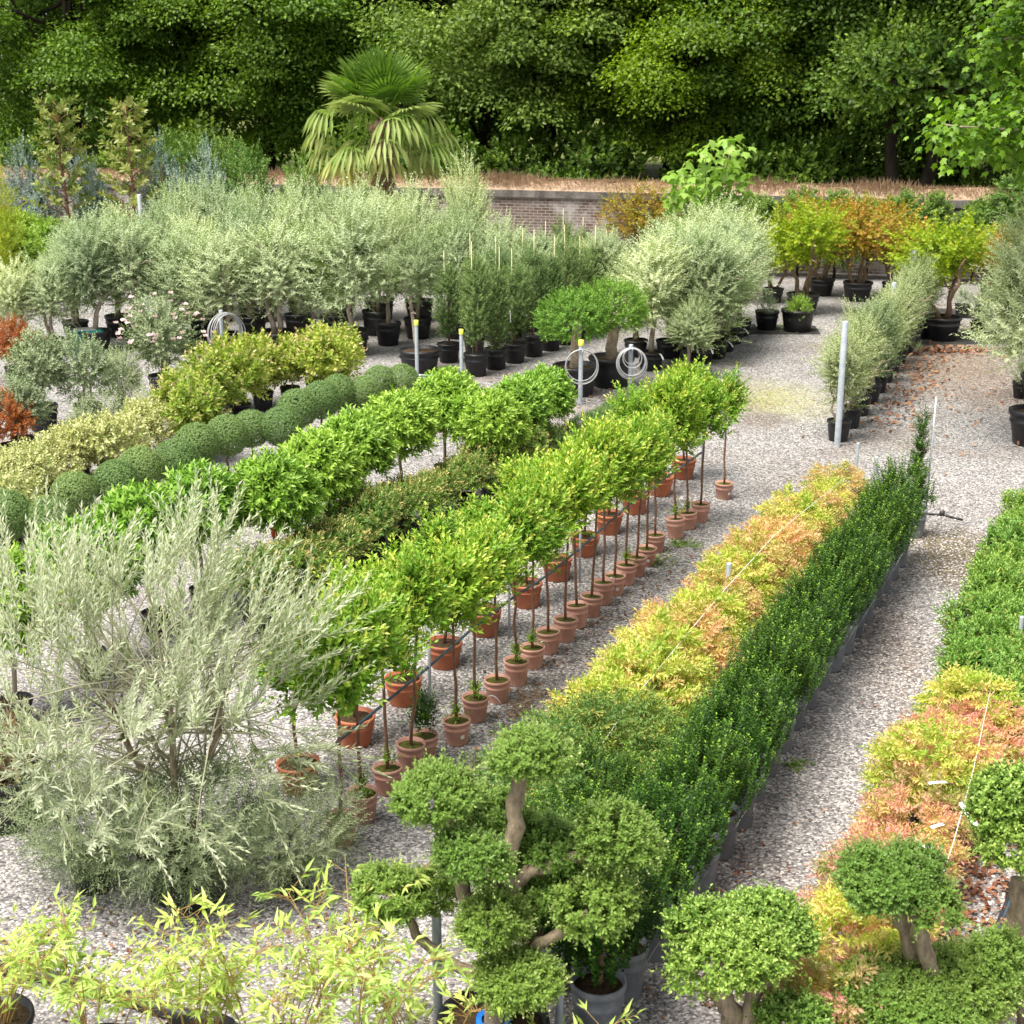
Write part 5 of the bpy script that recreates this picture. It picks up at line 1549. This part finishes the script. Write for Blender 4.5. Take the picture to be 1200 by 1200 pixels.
# ================================================================== LITTER, WEEDS, STONES
def scatter(name, pts, n, sig, L, W, mat, up=.0, z=.012, templ='round'):
    pts = [np.array(q, float) for q in pts]
    k = RNG.integers(0, len(pts) - 1, n); t = RNG.random((n, 1))
    A_, B_ = np.array(pts)[k], np.array(pts)[k + 1]
    P = A_ * (1 - t) + B_ * t + RNG.normal(0, 1, (n, 3)) * [sig, sig, 0]
    P[:, 2] = z + RNG.random(n) * .02
    D = rvec(n); D[:, 2] = np.abs(D[:, 2]) * .35 + up
    N = np.array([0, 0, 1.]) + RNG.normal(0, .4, (n, 3))
    me = leaves(name, P, D, N, L * RNG.uniform(.6, 1.3, n), W, M[mat], templ=templ)
    return tag(obj(name, me), kind='stuff')


scatter('fallen_leaves', [G(1178, 830), G(1150, 930), G(1128, 1010), G(1110, 1110)], 1500, .24, .06, .035, 'litter')
scatter('fallen_leaves', [G(1040, 500), G(1068, 450), G(1095, 405)], 360, .3, .09, .06, 'litter')
scatter('fallen_leaves', [G(1075, 412), G(1160, 412)], 220, .25, .09, .06, 'litter')
scatter('fallen_leaves', [G(1040, 540), G(1100, 440), G(1180, 520)], 110, .9, .08, .055, 'litter')
scatter('fallen_leaves', [G(870, 770), G(930, 680), G(985, 610)], 500, .2, .06, .04, 'litter')
scatter('fallen_leaves', [G(560, 880), G(700, 740), G(800, 650)], 160, .3, .05, .035, 'litter')
scatter('fallen_leaves', [G(850, 1120), G(950, 900), G(1060, 680)], 60, .35, .04, .025, 'litter')
scatter('fallen_leaves', [G(760, 1180), G(880, 985)], 110, .2, .04, .025, 'litter')
scatter('fallen_leaves', [G(60, 1080), G(240, 1130), G(400, 1060)], 160, .5, .045, .025, 'litter')
scatter('fallen_leaves', [G(740, 470), G(640, 450), G(560, 470)], 260, .5, .08, .05, 'litter')
for (px, py, sg, n_) in ((600, 860, .12, 60), (760, 660, .15, 160), (800, 640, .1, 140), (930, 900, .06, 60), (870, 470, .3, 120), (560, 895, .08, 80), (930, 385, .3, 200)):
    scatter('weeds', [G(px, py), G(px + 2, py - 2)], n_, sg, .07, .018, 'weed', .5, 0, 'lance')
# straw mulch below the bay row
scatter('straw_mulch', [G(600, 840), G(625, 815)], 220, .09, .1, .006, 'straw', .1, .01, 'lance')

# loose stones over the near gravel
def stones(n, quad):
    u, v_ = RNG.random((n, 1)), RNG.random((n, 1))
    a, b, c, d = [np.array(q) for q in quad]
    P = (a * (1 - u) + b * u) * (1 - v_) + (d * (1 - u) + c * u) * v_
    P[:, 2] = .002
    base = np.array([(1, 0, 0), (.3, .95, 0), (-.8, .6, 0), (-.8, -.6, 0), (.3, -.95, 0), (.1, .1, .62), (-.25, -.1, .55)])
    s = RNG.uniform(.007, .015, (n, 1, 1)); a_ = RNG.uniform(0, 6.28, n)
    R = np.zeros((n, 3, 3)); R[:, 0, 0] = np.cos(a_); R[:, 0, 1] = -np.sin(a_); R[:, 1, 0] = np.sin(a_); R[:, 1, 1] = np.cos(a_); R[:, 2, 2] = 1
    co = P[:, None] + np.einsum('nij,kj->nki', R, base) * s * np.array([1.25, .85, 1.]) * RNG.uniform(.75, 1.25, (n, 7, 1))
    F_ = np.array([(0, 1, 5), (1, 2, 5), (2, 6, 5), (2, 3, 6), (3, 4, 6), (4, 5, 6), (4, 0, 5)])
    tris = (np.arange(n)[:, None, None] * 7 + F_[None]).reshape(-1, 3)
    me = raw_mesh('loose_gravel', co.reshape(-1, 3), tris, M['stonegrain'], {'rnd': np.repeat(RNG.random(n), 7)})
    tag(obj('loose_gravel', me), kind='stuff')


m, n, b, L = newmat('gravel grain')
at = n.nodes.new("ShaderNodeAttribute"); at.attribute_name = 'rnd'
r = ramp(n, [(0, (.1, .09, .1)), (.35, (.22, .2, .2)), (.7, (.36, .33, .32)), (1, (.55, .52, .48))])
L.new(at.outputs['Fac'], r.inputs[0]); L.new(r.outputs[0], b.inputs['Base Color']); b.inputs['Roughness'].default_value = .85
M['stonegrain'] = m
stones(70000, (G(-60, 1220), G(1260, 1220), G(1240, 760), G(-40, 880)))
stones(60000, (G(-40, 880), G(1240, 760), G(1240, 540), G(-40, 640)))
